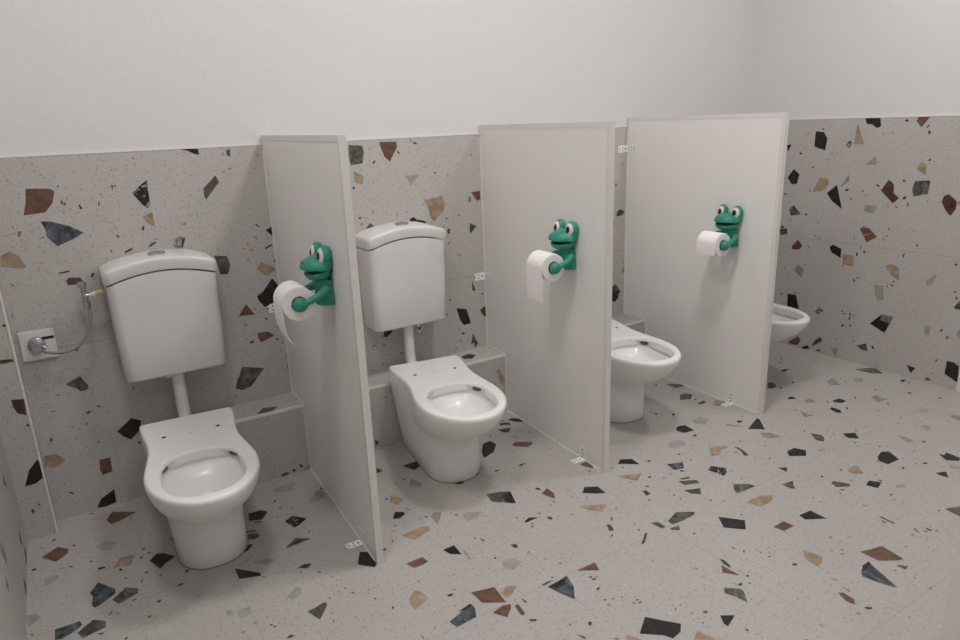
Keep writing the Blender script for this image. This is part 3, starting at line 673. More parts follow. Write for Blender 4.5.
k 2.278,-1.429 2.285,-1.423 2.290,-1.420 2.286,-1.428 2.281,-1.431
k 2.200,-1.501 2.205,-1.505 2.196,-1.507 2.193,-1.503
k 2.183,-1.527 2.180,-1.530 2.175,-1.528 2.173,-1.525 2.176,-1.523 2.179,-1.525
k 2.324,-1.439 2.327,-1.440 2.321,-1.444 2.321,-1.441
k 2.321,-1.454 2.324,-1.456 2.321,-1.459 2.318,-1.458 2.318,-1.455
k 2.443,-1.298 2.441,-1.302 2.437,-1.303 2.438,-1.295 2.440,-1.293
k 1.803,-1.354 1.803,-1.351 1.806,-1.348 1.809,-1.349 1.809,-1.352 1.806,-1.355
k 1.853,-1.371 1.848,-1.370 1.850,-1.367 1.856,-1.368
k 1.954,-1.481 1.951,-1.479 1.953,-1.478 1.957,-1.479 1.959,-1.481 1.958,-1.482
k 1.710,-1.364 1.713,-1.364 1.712,-1.365 1.712,-1.366 1.708,-1.365 1.707,-1.364
k 2.050,-1.089 2.059,-1.092 2.055,-1.116 2.044,-1.126 2.034,-1.119
k 2.115,-1.193 2.123,-1.195 2.105,-1.209 2.073,-1.230 2.066,-1.225 2.085,-1.214
G 2.224,-1.186 2.284,-1.165 2.334,-1.200 2.318,-1.210 2.260,-1.212 2.220,-1.207
G 2.171,-1.162 2.194,-1.172 2.193,-1.205 2.177,-1.205
G 2.198,-1.218 2.233,-1.224 2.217,-1.242 2.197,-1.228
K 2.371,-1.263 2.423,-1.324 2.383,-1.358 2.337,-1.312
B 1.825,-1.212 1.892,-1.214 1.878,-1.248
r 1.835,-1.252 1.843,-1.255 1.840,-1.261 1.833,-1.259
r 1.835,-1.271 1.833,-1.264 1.840,-1.265 1.845,-1.268 1.845,-1.273
r 1.851,-1.261 1.855,-1.266 1.855,-1.270 1.851,-1.266
k 1.814,-1.305 1.828,-1.302 1.828,-1.307 1.817,-1.311
k 2.275,-1.388 2.274,-1.403 2.269,-1.402
k 2.197,-1.411 2.204,-1.416 2.199,-1.444 2.189,-1.454 2.188,-1.432
B 2.179,-1.429 2.183,-1.491 2.155,-1.455
B 2.162,-1.511 2.160,-1.516 2.156,-1.520 2.146,-1.520 2.143,-1.513 2.148,-1.512
B 1.984,-1.540 1.981,-1.530 1.986,-1.531 1.994,-1.533 1.994,-1.538 1.991,-1.539
B 2.017,-1.638 2.017,-1.634 2.023,-1.634 2.024,-1.638 2.020,-1.643
B 2.040,-1.624 2.034,-1.625 2.031,-1.625 2.038,-1.623
B 1.665,-1.422 1.671,-1.428 1.669,-1.430 1.662,-1.425
G 2.105,-1.499 2.138,-1.529 2.134,-1.541 2.107,-1.573 2.099,-1.536 2.088,-1.514
K 2.008,-1.565 2.039,-1.586 1.992,-1.602 1.991,-1.591
K 1.792,-1.494 1.846,-1.459 1.869,-1.489 1.902,-1.529 1.879,-1.548 1.847,-1.553 1.837,-1.533
T 1.746,-1.489 1.765,-1.477 1.781,-1.513
T 1.886,-1.585 1.916,-1.569 1.938,-1.621
B 1.883,-1.400 1.880,-1.403 1.871,-1.400 1.875,-1.398
B 1.879,-1.414 1.871,-1.414 1.871,-1.411 1.872,-1.409 1.878,-1.410 1.884,-1.411
B 1.863,-1.407 1.860,-1.409 1.857,-1.403 1.859,-1.400 1.862,-1.403
k 1.819,-1.356 1.835,-1.362 1.827,-1.363
k 1.935,-1.484 1.930,-1.486 1.929,-1.483 1.935,-1.481
k 1.960,-1.517 1.958,-1.519 1.953,-1.519 1.951,-1.517 1.957,-1.517
k 1.714,-1.388 1.721,-1.396 1.710,-1.404 1.707,-1.399
T 1.948,-1.561 1.947,-1.558 1.947,-1.556 1.953,-1.556 1.958,-1.556 1.954,-1.559
T 1.954,-1.569 1.954,-1.571 1.952,-1.576 1.948,-1.579 1.948,-1.575 1.950,-1.572
k 1.724,-1.467 1.738,-1.477 1.733,-1.480
k 1.660,-1.404 1.672,-1.425 1.669,-1.434 1.664,-1.422
r 2.250,-1.516 2.254,-1.532 2.253,-1.527
''',
'E':'''
B -0.243,0.330 -0.245,0.305 -0.244,0.275 -0.276,0.299
B -0.196,0.048 -0.177,0.016 -0.243,0.004 -0.241,0.031
B -0.379,0.049 -0.357,0.012 -0.400,0.002 -0.415,0.021
T -0.602,0.289 -0.561,0.231 -0.587,0.216 -0.620,0.265
B -0.203,0.115 -0.216,0.087 -0.242,0.077 -0.259,0.097
G -0.661,0.226 -0.650,0.196 -0.666,0.183 -0.678,0.202
''',}
LIGHTS=[(.9,-1.25,11,'round ceiling light above the leftmost stall'),(2.15,-1.18,17,'round ceiling light above the middle stalls'),(3.4,-1.3,12,'round ceiling light towards the right wall'),(1.4,-2.9,6,'unseen fill light added at the front, near the left wall'),(3.0,-2.9,3,'unseen fill light added at the front, near the right wall')]  # the front pair is unseen, added as fill to soften the shadows
EXPO=0.0
CAM=(0.73151,-2.50672,1.25101,-0.55246,0.28376,-0.03833,680.50540)
import bpy, bmesh, math, random
from mathutils import Vector, Matrix
random.seed(7)
scn = bpy.context.scene
COL = scn.collection
PI = math.pi
HT = 1.2            # tile dado height
LZ, LD = .2634, .1558   # pipe ledge height and depth
RX = 4.0537         # right wall
LX = .4757          # left wall
BX, BD = .5601, .0823   # boxed pipe beside the left wall
CEIL = 2.75
BACKY = -3.6

# ---------------------------------------------------------------- materials
def mat(name, col, rough=.5, metal=0., coat=0., spec=.5):
    m = bpy.data.materials.new(name); m.use_nodes = True
    b = m.node_tree.nodes['Principled BSDF']
    b.inputs['Base Color'].default_value = (*col, 1)
    b.inputs['Roughness'].default_value = rough
    b.inputs['Metallic'].default_value = metal
    b.inputs['Coat Weight'].default_value = coat
    b.inputs['Specular IOR Level'].default_value = spec
    return m
def N(m, t, **k):
    n = m.node_tree.nodes.new(t)
    for a, v in k.items(): setattr(n, a, v)
    return n
def L(m, a, b): m.node_tree.links.new(a, b)
def noisy(name, c1, c2, scale=20., rough=.5, detail=4., lo=.35, hi=.65, coat=0., bump=0., dist=0., spec=.5, stretch=None):
    m = mat(name, c1, rough, coat=coat, spec=spec)
    b = m.node_tree.nodes['Principled BSDF']
    tc = N(m, 'ShaderNodeTexCoord'); nz = N(m, 'ShaderNodeTexNoise')
    nz.inputs['Scale'].default_value = scale; nz.inputs['Detail'].default_value = detail
    nz.inputs['Distortion'].default_value = dist
    src = tc.outputs['Object']
    if stretch:
        mp = N(m, 'ShaderNodeMapping'); mp.inputs['Scale'].default_value = stretch
        L(m, src, mp.inputs['Vector']); src = mp.outputs['Vector']
    L(m, src, nz.inputs['Vector'])
    r = N(m, 'ShaderNodeValToRGB')
    r.color_ramp.elements[0].position = lo; r.color_ramp.elements[0].color = (*c1, 1)
    r.color_ramp.elements[1].position = hi; r.color_ramp.elements[1].color = (*c2, 1)
    L(m, nz.outputs['Fac'], r.inputs['Fac']); L(m, r.outputs['Color'], b.inputs['Base Color'])
    if bump:
        bp = N(m, 'ShaderNodeBump'); bp.inputs['Strength'].default_value = bump; bp.inputs['Distance'].default_value = .002
        L(m, nz.outputs['Fac'], bp.inputs['Height']); L(m, bp.outputs['Normal'], b.inputs['Normal'])
    return m

def tile_mat(name, c=(.53, .505, .48), joints=None, rough=.42):
    """speckled terrazzo tile; joints: list of (axis, first, pitch, axis2, lo2, hi2)"""
    m = mat(name, c, rough)
    b = m.node_tree.nodes['Principled BSDF']
    tc = N(m, 'ShaderNodeTexCoord'); P_ = tc.outputs['Object']
    def mix(fac, a, bb):
        x = N(m, 'ShaderNodeMix', data_type='RGBA')
        if isinstance(a, tuple): x.inputs['A'].default_value = (*a, 1)
        else: L(m, a, x.inputs['A'])
        if isinstance(bb, tuple): x.inputs['B'].default_value = (*bb, 1)
        else: L(m, bb, x.inputs['B'])
        L(m, fac, x.inputs['Factor']); return x.outputs['Result']
    def math_(op, a, v=None, w=None):
        x = N(m, 'ShaderNodeMath', operation=op)
        for i, q in enumerate((a, v, w)):
            if q is None: continue
            if isinstance(q, (int, float)): x.inputs[i].default_value = q
            else: L(m, q, x.inputs[i])
        return x.outputs[0]
    nz = N(m, 'ShaderNodeTexNoise'); nz.inputs['Scale'].default_value = 5; nz.inputs['Detail'].default_value = 6
    L(m, P_, nz.inputs['Vector'])
    col = mix(nz.outputs['Fac'], tuple(x * .95 for x in c), tuple(min(1, x * 1.05) for x in c))
    warp = N(m, 'ShaderNodeTexNoise'); warp.inputs['Scale'].default_value = 160; warp.inputs['Detail'].default_value = 2
    L(m, P_, warp.inputs['Vector'])
    va = N(m, 'ShaderNodeVectorMath', operation='MULTIPLY_ADD')
    L(m, warp.outputs['Color'], va.inputs[0]); va.inputs[1].default_value = (.008,) * 3; L(m, P_, va.inputs[2])
    def specks(scale, thr, sel, ca, cb, amt):
        nonlocal col
        v = N(m, 'ShaderNodeTexVoronoi'); v.inputs['Scale'].default_value = scale
        L(m, va.outputs[0], v.inputs['Vector'])
        sp = N(m, 'ShaderNodeSeparateColor'); L(m, v.outputs['Color'], sp.inputs[0])
        d = math_('LESS_THAN', v.outputs['Distance'], thr)
        s = math_('GREATER_THAN', sp.outputs[0], sel)
        f = math_('MULTIPLY', math_('MULTIPLY', d, s), amt)
        cc = mix(sp.outputs[1], ca, cb)
        col = mix(f, col, cc)
    specks(170, .32, .55, (.29, .24, .20), (.33, .32, .31), .5)
    specks(95, .30, .60, (.26, .19, .15), (.28, .27, .27), .5)
    specks(60, .20, .70, (.60, .59, .565), (.24, .17, .13), .55)
    specks(26, .15, .90, (.20, .15, .12), (.16, .16, .165), .6)
    if joints:
        sx = N(m, 'ShaderNodeSeparateXYZ'); L(m, P_, sx.inputs[0])
        jf = None
        for (ax, first, pitch, ax2, lo2, hi2) in joints:
            co = sx.outputs[ax]
            t = math_('SUBTRACT', co, first)
            if pitch:
                t = math_('ADD', t, pitch / 2); t = math_('FLOORED_MODULO', t, pitch); t = math_('SUBTRACT', t, pitch / 2)
            t = math_('LESS_THAN', math_('ABSOLUTE', t), .0013)
            if ax2 is not None:
                t = math_('MULTIPLY', t, math_('MULTIPLY', math_('GREATER_THAN', sx.outputs[ax2], lo2), math_('LESS_THAN', sx.outputs[ax2], hi2)))
            jf = t if jf is None else math_('MAXIMUM', jf, t)
        col = mix(jf, col, (.37, .345, .325))
    L(m, col, b.inputs['Base Color'])
    return m

M = {}
M['floor'] = tile_mat('floor_tile', (.445, .425, .408), [(1, -.61, 0, None, 0, 0), (1, -1.21, 0, None, 0, 0), (1, -1.815, 0, None, 0, 0), (1, -2.42, 0, None, 0, 0), (1, -3.02, 0, None, 0, 0),
      (0, 1.613, 1.2, 1, -.61, .1), (0, .995, 1.2, 1, -1.815, -.61), (0, 1.6, 1.2, 1, -2.42, -1.815), (0, .995, 1.2, 1, -3.6, -2.42)])
M['wall'] = tile_mat('wall_tile', (.50, .478, .462), [(2, .6, 0, None, 0, 0)])
M['wallr'] = tile_mat('side_wall_tile', (.50, .478, .462), [(2, .6, 0, None, 0, 0)])
M['ledge'] = tile_mat('ledge_tile', (.50, .478, .462), [(0, 2.245, 1.2, None, 0, 0)])
M['paint'] = noisy('white_paint', (.70, .692, .688), (.725, .717, .712), 90, .75, bump=.03)
M['ceil'] = noisy('ceiling_paint', (.82, .81, .80), (.85, .84, .83), 60, .8)
M['trimw'] = noisy('white_trim', (.74, .72, .69), (.78, .76, .73), 40, .35)
M['panel'] = noisy('melamine_board', (.835, .815, .80), (.85, .83, .815), 60, .42, stretch=(1, 1, .08))
M['edge'] = noisy('edge_banding', (.74, .72, .70), (.77, .75, .73), 60, .4, stretch=(1, 1, .1))
M['ceramic'] = noisy('glazed_ceramic', (.83, .82, .81), (.86, .85, .84), 8, .32, coat=.15)
M['plasticw'] = noisy('white_plastic', (.71, .695, .685), (.74, .725, .715), 10, .28, coat=.2)
M['chrome'] = noisy('chrome', (.42, .42, .43), (.60, .60, .61), 60, .2)
M['chrome'].node_tree.nodes['Principled BSDF'].inputs['Metallic'].default_value = 1
M['brass'] = noisy('brass', (.38, .27, .15), (.50, .37, .22), 60, .3)
M['brass'].node_tree.nodes['Principled BSDF'].inputs['Metallic'].default_value = 1
M['brk'] = noisy('white_bracket', (.88, .87, .86), (.90, .89, .88), 40, .3)
M['braid'] = noisy('braided_steel', (.14, .14, .14), (.42, .42, .42), 420, .35, lo=.42, hi=.58)
M['dark'] = noisy('dark_gap', (.012, .011, .01), (.02, .018, .016), 30, .6)
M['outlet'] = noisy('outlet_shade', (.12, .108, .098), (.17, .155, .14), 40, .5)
M['mark'] = noisy('grey_print', (.30, .29, .28), (.36, .35, .34), 80, .5)
M['green'] = noisy('frog_green', (.026, .250, .180), (.032, .285, .205), 220, .48, bump=.12, stretch=(.1, .1, 1))
M['eyew'] = noisy('eye_white', (.72, .72, .70), (.76, .76, .74), 40, .35)
M['black'] = noisy('black_plastic', (.006, .006, .007), (.012, .012, .013), 40, .35)
M['paper'] = noisy('toilet_paper', (.88, .86, .85), (.91, .89, .88), 120, .95, bump=.15)
M['card'] = noisy('cardboard', (.30, .24, .18), (.36, .29, .22), 80, .9)
CH = {
 'V': noisy('chip_veined_black', (.010, .010, .011), (.36, .35, .335), 30, .35, lo=.54, hi=.66, dist=3),
 'K': noisy('chip_black', (.006, .006, .007), (.040, .041, .044), 22, .35, lo=.45, hi=.85, dist=2.5),
 'S': noisy('chip_slate', (.022, .028, .036), (.15, .175, .20), 16, .35, lo=.38, hi=.72, dist=2),
 'B': noisy('chip_brown', (.105, .054, .033), (.165, .092, .060), 26, .4, dist=1),
 'T': noisy('chip_tan', (.28, .20, .13), (.40, .31, .22), 24, .4, dist=1),
 'G': noisy('chip_olive_grey', (.040, .040, .036), (.17, .16, .14), 20, .38, lo=.38, hi=.7, dist=2.2),
 'L': noisy('chip_pale_grey', (.29, .28, .26), (.37, .355, .335), 30, .4, dist=1),
 'R': noisy('chip_maroon', (.055, .022, .016), (.12, .055, .042), 26, .4, dist=1),
 'M': noisy('chip_marble', (.045, .045, .045), (.38, .36, .34), 38, .4, lo=.42, hi=.6, dist=2),
 'k': noisy('chip_charcoal', (.02, .018, .018), (.085, .075, .07), 40, .4, dist=1),
 'g': noisy('chip_grey', (.12, .115, .11), (.24, .225, .21), 40, .4, dist=1),
 'r': noisy('chip_rust', (.075, .035, .026), (.15, .08, .06), 40, .4, dist=1)}

# ---------------------------------------------------------------- helpers
def link_mesh(name, bm, mats, parent=None, smooth=False, kind=None, sharp=35):
    bmesh.ops.remove_doubles(bm, verts=bm.verts, dist=1e-6)
    me = bpy.data.meshes.new(name); bm.to_mesh(me); bm.free()
    for m in (mats if isinstance(mats, (list, tuple)) else [mats]): me.materials.append(m)
    o = bpy.data.objects.new(name, me); COL.objects.link(o)
    if smooth:
        for p in me.polygons: p.use_smooth = True
        if sharp: me.set_sharp_from_angle(angle=math.radians(sharp))
    if parent: o.parent = parent
    if kind: o['kind'] = kind
    return o
def thing(name, label, cat, loc=(0, 0, 0), rz=0, group=None):
    o = bpy.data.objects.new(name, None); COL.objects.link(o); o.empty_display_size = .1
    o.location = loc; o.rotation_euler = (0, 0, rz)
    tag(o, label, cat, group); return o
def tag(o, label, cat, group=None):
    o['label'] = label; o['category'] = cat
    if group: o['group'] = group
def dup(root, loc, rz=0, label=None):
    def cp(o, par):
        c = o.copy(); COL.objects.link(c)
        if par: c.parent = par
        for ch in list(o.children): cp(ch, c)
        return c
    r = cp(root, None); r.location = loc; r.rotation_euler = (0, 0, rz)
    if label: r['label'] = label
    return r
def box(bm, x0, x1, y0, y1, z0, z1, mi=0, bev=0.):
    b2 = bmesh.new()
    bmesh.ops.create_cube(b2, size=1)
    for v in b2.verts: v.co = Vector(((x0 + x1) / 2 + v.co.x * (x1 - x0), (y0 + y1) / 2 + v.co.y * (y1 - y0), (z0 + z1) / 2 + v.co.z * (z1 - z0)))
    if bev: bmesh.ops.bevel(b2, geom=b2.edges[:], offset=bev, segments=2, affect='EDGES')
    merge(bm, b2, mi)
def merge(bm, b2, mi=0):
    vm = {}
    for v in b2.verts: vm[v] = bm.verts.new(v.co)
    for f in b2.faces:
        try: nf = bm.faces.new([vm[v] for v in f.verts]); nf.material_index = mi or f.material_index; nf.smooth = f.smooth
        except ValueError: pass
    b2.free()
def prism(bm, pts, axis, a, b, mi=0):
    """polygon in the plane normal to axis, from a to b"""
    def P3(p, t):
        q = list(p); q.insert(axis, t); return q
    lo = [bm.verts.new(P3(p, a)) for p in pts]; hi = [bm.verts.new(P3(p, b)) for p in pts]
    fs = [bm.faces.new(lo), bm.faces.new(hi)]
    n = len(pts)
    for i in range(n): fs.append(bm.faces.new((lo[i], lo[(i + 1) % n], hi[(i + 1) % n], hi[i])))
    for f in fs: f.material_index = mi
    bmesh.ops.recalc_face_normals(bm, faces=fs)
def loft(bm, rings, cap0=True, cap1=True, mi=0):
    R = [[bm.verts.new(p) for p in r] for r in rings]; n = len(R[0]); fs = []
    for a, b in zip(R, R[1:]):
        for i in range(n): fs.append(bm.faces.new((a[i], a[(i + 1) % n], b[(i + 1) % n], b[i])))
    if cap0: fs.append(bm.faces.new(R[0][::-1]))
    if cap1: fs.append(bm.faces.new(R[-1]))
    for f in fs: f.material_index = mi
    return fs
def tube(bm, pts, r, n=12, mi=0, caps=True):
    pts = [Vector(p) for p in pts]
    rr = r if isinstance(r, (list, tuple)) else [r] * len(pts)
    t0 = (pts[1] - pts[0]).normalized()
    u = t0.orthogonal().normalized(); rings = []
    for i, p in enumerate(pts):
        t = ((pts[min(i + 1, len(pts) - 1)] - pts[max(i - 1, 0)])).normalized()
        u = (u - t * u.dot(t)).normalized(); w = t.cross(u)
        rings.append([p + (u * math.cos(2 * PI * k / n) + w * math.sin(2 * PI * k / n)) * rr[i] for k in range(n)])
    fs = loft(bm, rings, caps, caps, mi)
    bmesh.ops.recalc_face_normals(bm, faces=fs)
def catmull(P, n=8):
    P = [Vector(p) for p in P]; out = []
    Q = [P[0] * 2 - P[1]] + P + [P[-1] * 2 - P[-2]]
    for i in range(1, len(Q) - 2):
        for k in range(n):
            t = k / n; a, b, c, d = Q[i - 1], Q[i], Q[i + 1], Q[i + 2]
            out.append(.5 * ((2 * b) + (c - a) * t + (2 * a - 5 * b + 4 * c - d) * t * t + (3 * b - a - 3 * c + d) * t ** 3))
    out.append(P[-1]); return out
def ellipsoid(bm, c, r, rot=None, mi=0, seg=28, ring=18):
    b2 = bmesh.new(); bmesh.ops.create_uvsphere(b2, u_segments=seg, v_segments=ring, radius=1)
    mt = Matrix.Translation(c) @ (rot or Matrix()) @ Matrix.Diagonal((*r, 1))
    bmesh.ops.transform(b2, matrix=mt, verts=b2.verts); merge(bm, b2, mi)

# ---------------------------------------------------------------- terrazzo chips: flat inlays of the tile surface, in metres
CHIP_KEYS = 'KSBTGLRMkgrV'
def add_chips(bm, key, axis, val, out, first_slot):
    """inlay outlines (two in-plane coordinates) set into a tiled face whose outward direction is out"""
    for i, line in enumerate(CHIPS[key].strip().split('\n')):
        w = line.split(); c = w[0]
        pts = [tuple(map(float, q.split(','))) for q in w[1:]]
        off = val + out * (.0003 + .00015 * (i % 5))
        vs = []
        for p in pts:
            q = list(p)
            if axis == 1: q[1] = min(q[1], LIM.get(key, 9))
            q.insert(axis, off); vs.append(bm.verts.new(q))
        f = bm.faces.new(vs); f.material_index = first_slot + CHIP_KEYS.index(c)
        f.normal_update()
        if f.normal[axis] * out < 0: f.normal_flip()
LIM = {'W': HT - .0005, 'R': HT - .0005, 'F2': LZ - .012}
CHM = [CH[k] for k in CHIP_KEYS]
def rand_chips(bm, axis, val, out, rect, n, first_slot, seed):
    rnd = random.Random(seed)
    for i in range(n):
        cx, cy = rnd.uniform(rect[0], rect[1]), rnd.uniform(rect[2], rect[3])
        big = rnd.random() < .3; r = rnd.uniform(.02, .045) if big else rnd.uniform(.003, .008)
        k = rnd.randint(4, 6); a0 = rnd.random() * 6
        pts = [(cx + r * rnd.uniform(.6, 1.2) * math.cos(a0 + 2 * PI * j / k), cy + r * rnd.uniform(.5, 1.) * math.sin(a0 + 2 * PI * j / k)) for j in range(k)]
        if any(not (rect[0] < p[0] < rect[1] and rect[2] < p[1] < rect[3]) for p in pts): continue
        vs = []
        for p in pts:
            q = list(p); q.insert(axis, val + out * (.0003 + .00015 * (i % 5))); vs.append(bm.verts.new(q))
        f = bm.faces.new(vs); f.material_index = first_slot + CHIP_KEYS.index(rnd.choice('KKSBBTTGGLR' if big else 'kkgr'))
        f.normal_update()
        if f.normal[axis] * out < 0: f.normal_flip()

# ---------------------------------------------------------------- the room
bm = bmesh.new(); box(bm, LX - .15, RX + .15, BACKY - .15, .15, -.12, 0)
add_chips(bm, 'F', 2, 0, 1, 1)
rand_chips(bm, 2, 0, 1, (LX, RX, BACKY, -1.95), 260, 1, 3)
rand_chips(bm, 2, 0, 1, (2.9, RX, -1.9, -1.35), 30, 1, 5)
link_mesh('floor', bm, [M['floor']] + CHM, kind='structure')
bm = bmesh.new(); box(bm, LX - .15, RX + .15, BACKY - .15, .15, CEIL, CEIL + .12)
link_mesh('ceiling', bm, M['ceil'], kind='structure')

bm = bmesh.new()
box(bm, LX - .15, RX + .15, .004, .15, HT, CEIL, 0)
box(bm, LX - .15, RX + .15, 0, .15, 0, HT, 1)
add_chips(bm, 'W', 1, 0, -1, 2)
rand_chips(bm, 1, 0, -1, (2.42, 4.0, .3, 1.18), 90, 2, 11)
link_mesh('wall_back', bm, [M['paint'], M['wall']] + CHM, kind='structure')
DY0, DY1, DZ = -1.2085, -2.06, 2.06
bm = bmesh.new()
box(bm, RX, RX + .15, DY0, 0, 0, HT, 1)
box(bm, RX + .004, RX + .15, DY0, .004, HT, CEIL, 0)
box(bm, RX + .004, RX + .15, DY1, DY0, DZ, CEIL, 0)
box(bm, RX + .004, RX + .15, BACKY - .15, DY1, HT, CEIL, 0)
box(bm, RX, RX + .15, BACKY - .15, DY1, 0, HT, 1)
add_chips(bm, 'R', 0, RX, -1, 2)
link_mesh('wall_right', bm, [M['paint'], M['wallr']] + CHM, kind='structure')
bm = bmesh.new()
box(bm, LX - .15, LX - .004, BACKY - .15, 0, HT, CEIL, 0)
box(bm, LX - .15, LX, BACKY - .15, 0, 0, HT, 1)
add_chips(bm, 'E', 0, LX, 1, 2)
rand_chips(bm, 0, LX, 1, (BACKY, -.75, .05, 1.15), 200, 2, 21)
rand_chips(bm, 0, LX, 1, (-.72, -.1, .38, 1.15), 30, 2, 22)
link_mesh('wall_left', bm, [M['paint'], M['wallr']] + CHM, kind='structure')
bm = bmesh.new(); box(bm, LX - .15, RX + .15, BACKY - .15, BACKY, 0, CEIL)
link_mesh('wall_front', bm, M['paint'], kind='structure')

# boxed pipe in the left corner, tiled, with a white corner profile
bm = bmesh.new(); box(bm, LX, BX, -BD, 0, 0, HT, 1)
add_chips(bm, 'X', 1, -BD, -1, 2)
rand_chips(bm, 1, -BD, -1, (LX, BX, .65, 1.15), 8, 2, 9)
box(bm, LX - .004, BX, -BD + .004, .004, HT, CEIL, 0)
link_mesh('wall_corner_boxing', bm, [M['paint'], M['wall']] + CHM, kind='structure')
bm = bmesh.new(); box(bm, BX - .004, BX + .002, -BD - .002, -BD + .004, 0, HT + .002, bev=.001)
link_mesh('trim_1', bm, M['trimw'], kind='structure')

# low tiled pipe ledge behind the pans
LX0 = .90
bm = bmesh.new(); box(bm, LX0, RX, -LD, 0, 0, LZ, 0)
add_chips(bm, 'L', 2, LZ, 1, 1); add_chips(bm, 'F2', 1, -LD, -1, 1)
rand_chips(bm, 2, LZ, 1, (2.5, 4.0, -LD, 0), 26, 1, 31)
rand_chips(bm, 1, -LD, -1, (2.35, 4.0, 0, LZ - .02), 34, 1, 32)
link_mesh('trim_2', bm, [M['ledge']] + CHM, kind='structure')
bpy.data.objects['trim_2']['label'] = 'low tiled pipe ledge along the back wall'
bm = bmesh.new(); box(bm, LX0, RX, -LD - .0015, -LD + .010, LZ - .010, LZ + .0015, bev=.002)
link_mesh('trim_3', bm, M['trimw'], kind='structure')
# thin white cap line on top of the tiles
bm = bmesh.new()
box(bm, BX, RX, -.0012, .004, HT - .001, HT + .004)
box(bm, RX - .0012, RX + .004, DY0, 0, HT - .001, HT + .004)
box(bm, LX - .004, LX + .0012, BACKY, -BD, HT - .001, HT + .004)
link_mesh('trim_4', bm, M['trimw'], kind='structure')

# door in the right wall
d1 = bpy.data.objects.new('door_1', None); COL.objects.link(d1); d1.location = (RX, (DY0 + DY1) / 2, 0); d1['kind'] = 'structure'
hw = (DY0 - DY1) / 2
bm = bmesh.new()
for s in (-1, 1): box(bm, -.012, .15, min(s * hw, s * (hw - .05)), max(s * hw, s * (hw - .05)), 0, DZ, bev=.003)
box(bm, -.012, .15, -hw + .05, hw - .05, DZ - .05, DZ, bev=.003)
link_mesh('door_frame', bm, M['trimw'], d1)
bm = bmesh.new(); box(bm, .02, .06, -hw + .053, hw - .053, .008, DZ - .053, bev=.003)
leaf = link_mesh('door_leaf', bm, M['panel'], d1)
bm = bmesh.new(); tube(bm, [(.02, -.33, 1.), (-.03, -.33, 1.), (-.035, -.32, 1.), (-.035, -.22, 1.)], .009)
link_mesh('door_handle', bm, M['chrome'], leaf, True)
# open white door leaf standing into the room at the right
d2 = bpy.data.objects.new('door_2', None); COL.objects.link(d2); d2.location = (2.045, -2.058, 0); d2.rotation_euler = (0, 0, math.radians(-104.5)); d2['kind'] = 'structure'
bm = bmesh.new(); box(bm, 0, .85, -.04, 0, .008, 2.04, bev=.003)
l2 = link_mesh('door_leaf', bm, M['panel'], d2)
bm = bmesh.new(); tube(bm, [(.06, 0, 1.), (.06, .045, 1.), (.07, .05, 1.), (.17, .05, 1.)], .009)
link_mesh('door_handle', bm, M['chrome'], l2, True)

# ---------------------------------------------------------------- partition panels
def bracket_mesh(bm, o, a, b, w, t=.002, holes=True):
    """perforated L plate: corner o, leg a, leg b, width direction w (vectors)"""
    o, a, b, w = map(Vector, (o, a, b, w))
    def plate(p, e, nrm):
        e1 = e.normalized(); w1 = w.normalized(); Le = e.length; Lw = w.length; c = .004
        out = [(c, 0), (Le - c, 0), (Le, c), (Le, Lw - c), (Le - c, Lw), (c, Lw), (0, Lw - c), (0, c)] if False else [(0, 0), (Le - c, 0), (Le, c), (Le, Lw - c), (Le - c, Lw), (0, Lw)]
        lo = [bm.verts.new(p + e1 * u + w1 * v) for u, v in out]; hi = [bm.verts.new(p + e1 * u + w1 * v + nrm * t) for u, v in out]
        fs = [bm.faces.new(lo[::-1]), bm.faces.new(hi)]
        for i in range(len(out)): fs.append(bm.faces.new((lo[i], lo[(i + 1) % len(out)], hi[(i + 1) % len(out)], hi[i])))
        bmesh.ops.recalc_face_normals(bm, faces=fs)
        for (u, v, r) in ((.25, .5, .0036), (.55, .28, .003), (.55, .72, .003), (.85, .5, .0036), (.9, .15, .0018), (.9, .85, .0018)):
            cc = p + e1 * (u * Le) + w1 * (v * Lw) + nrm * (t + .0003)
            f = bm.faces.new([bm.verts.new(cc + e1 * r * math.cos(k * PI / 5) + w1 * r * math.sin(k * PI / 5)) for k in range(10)])
            f.material_index = 1; f.normal_update()
            if f.normal.dot(nrm) < 0: f.normal_flip()
    plate(o, a, b.normalized()); plate(o, b, a.normalized())

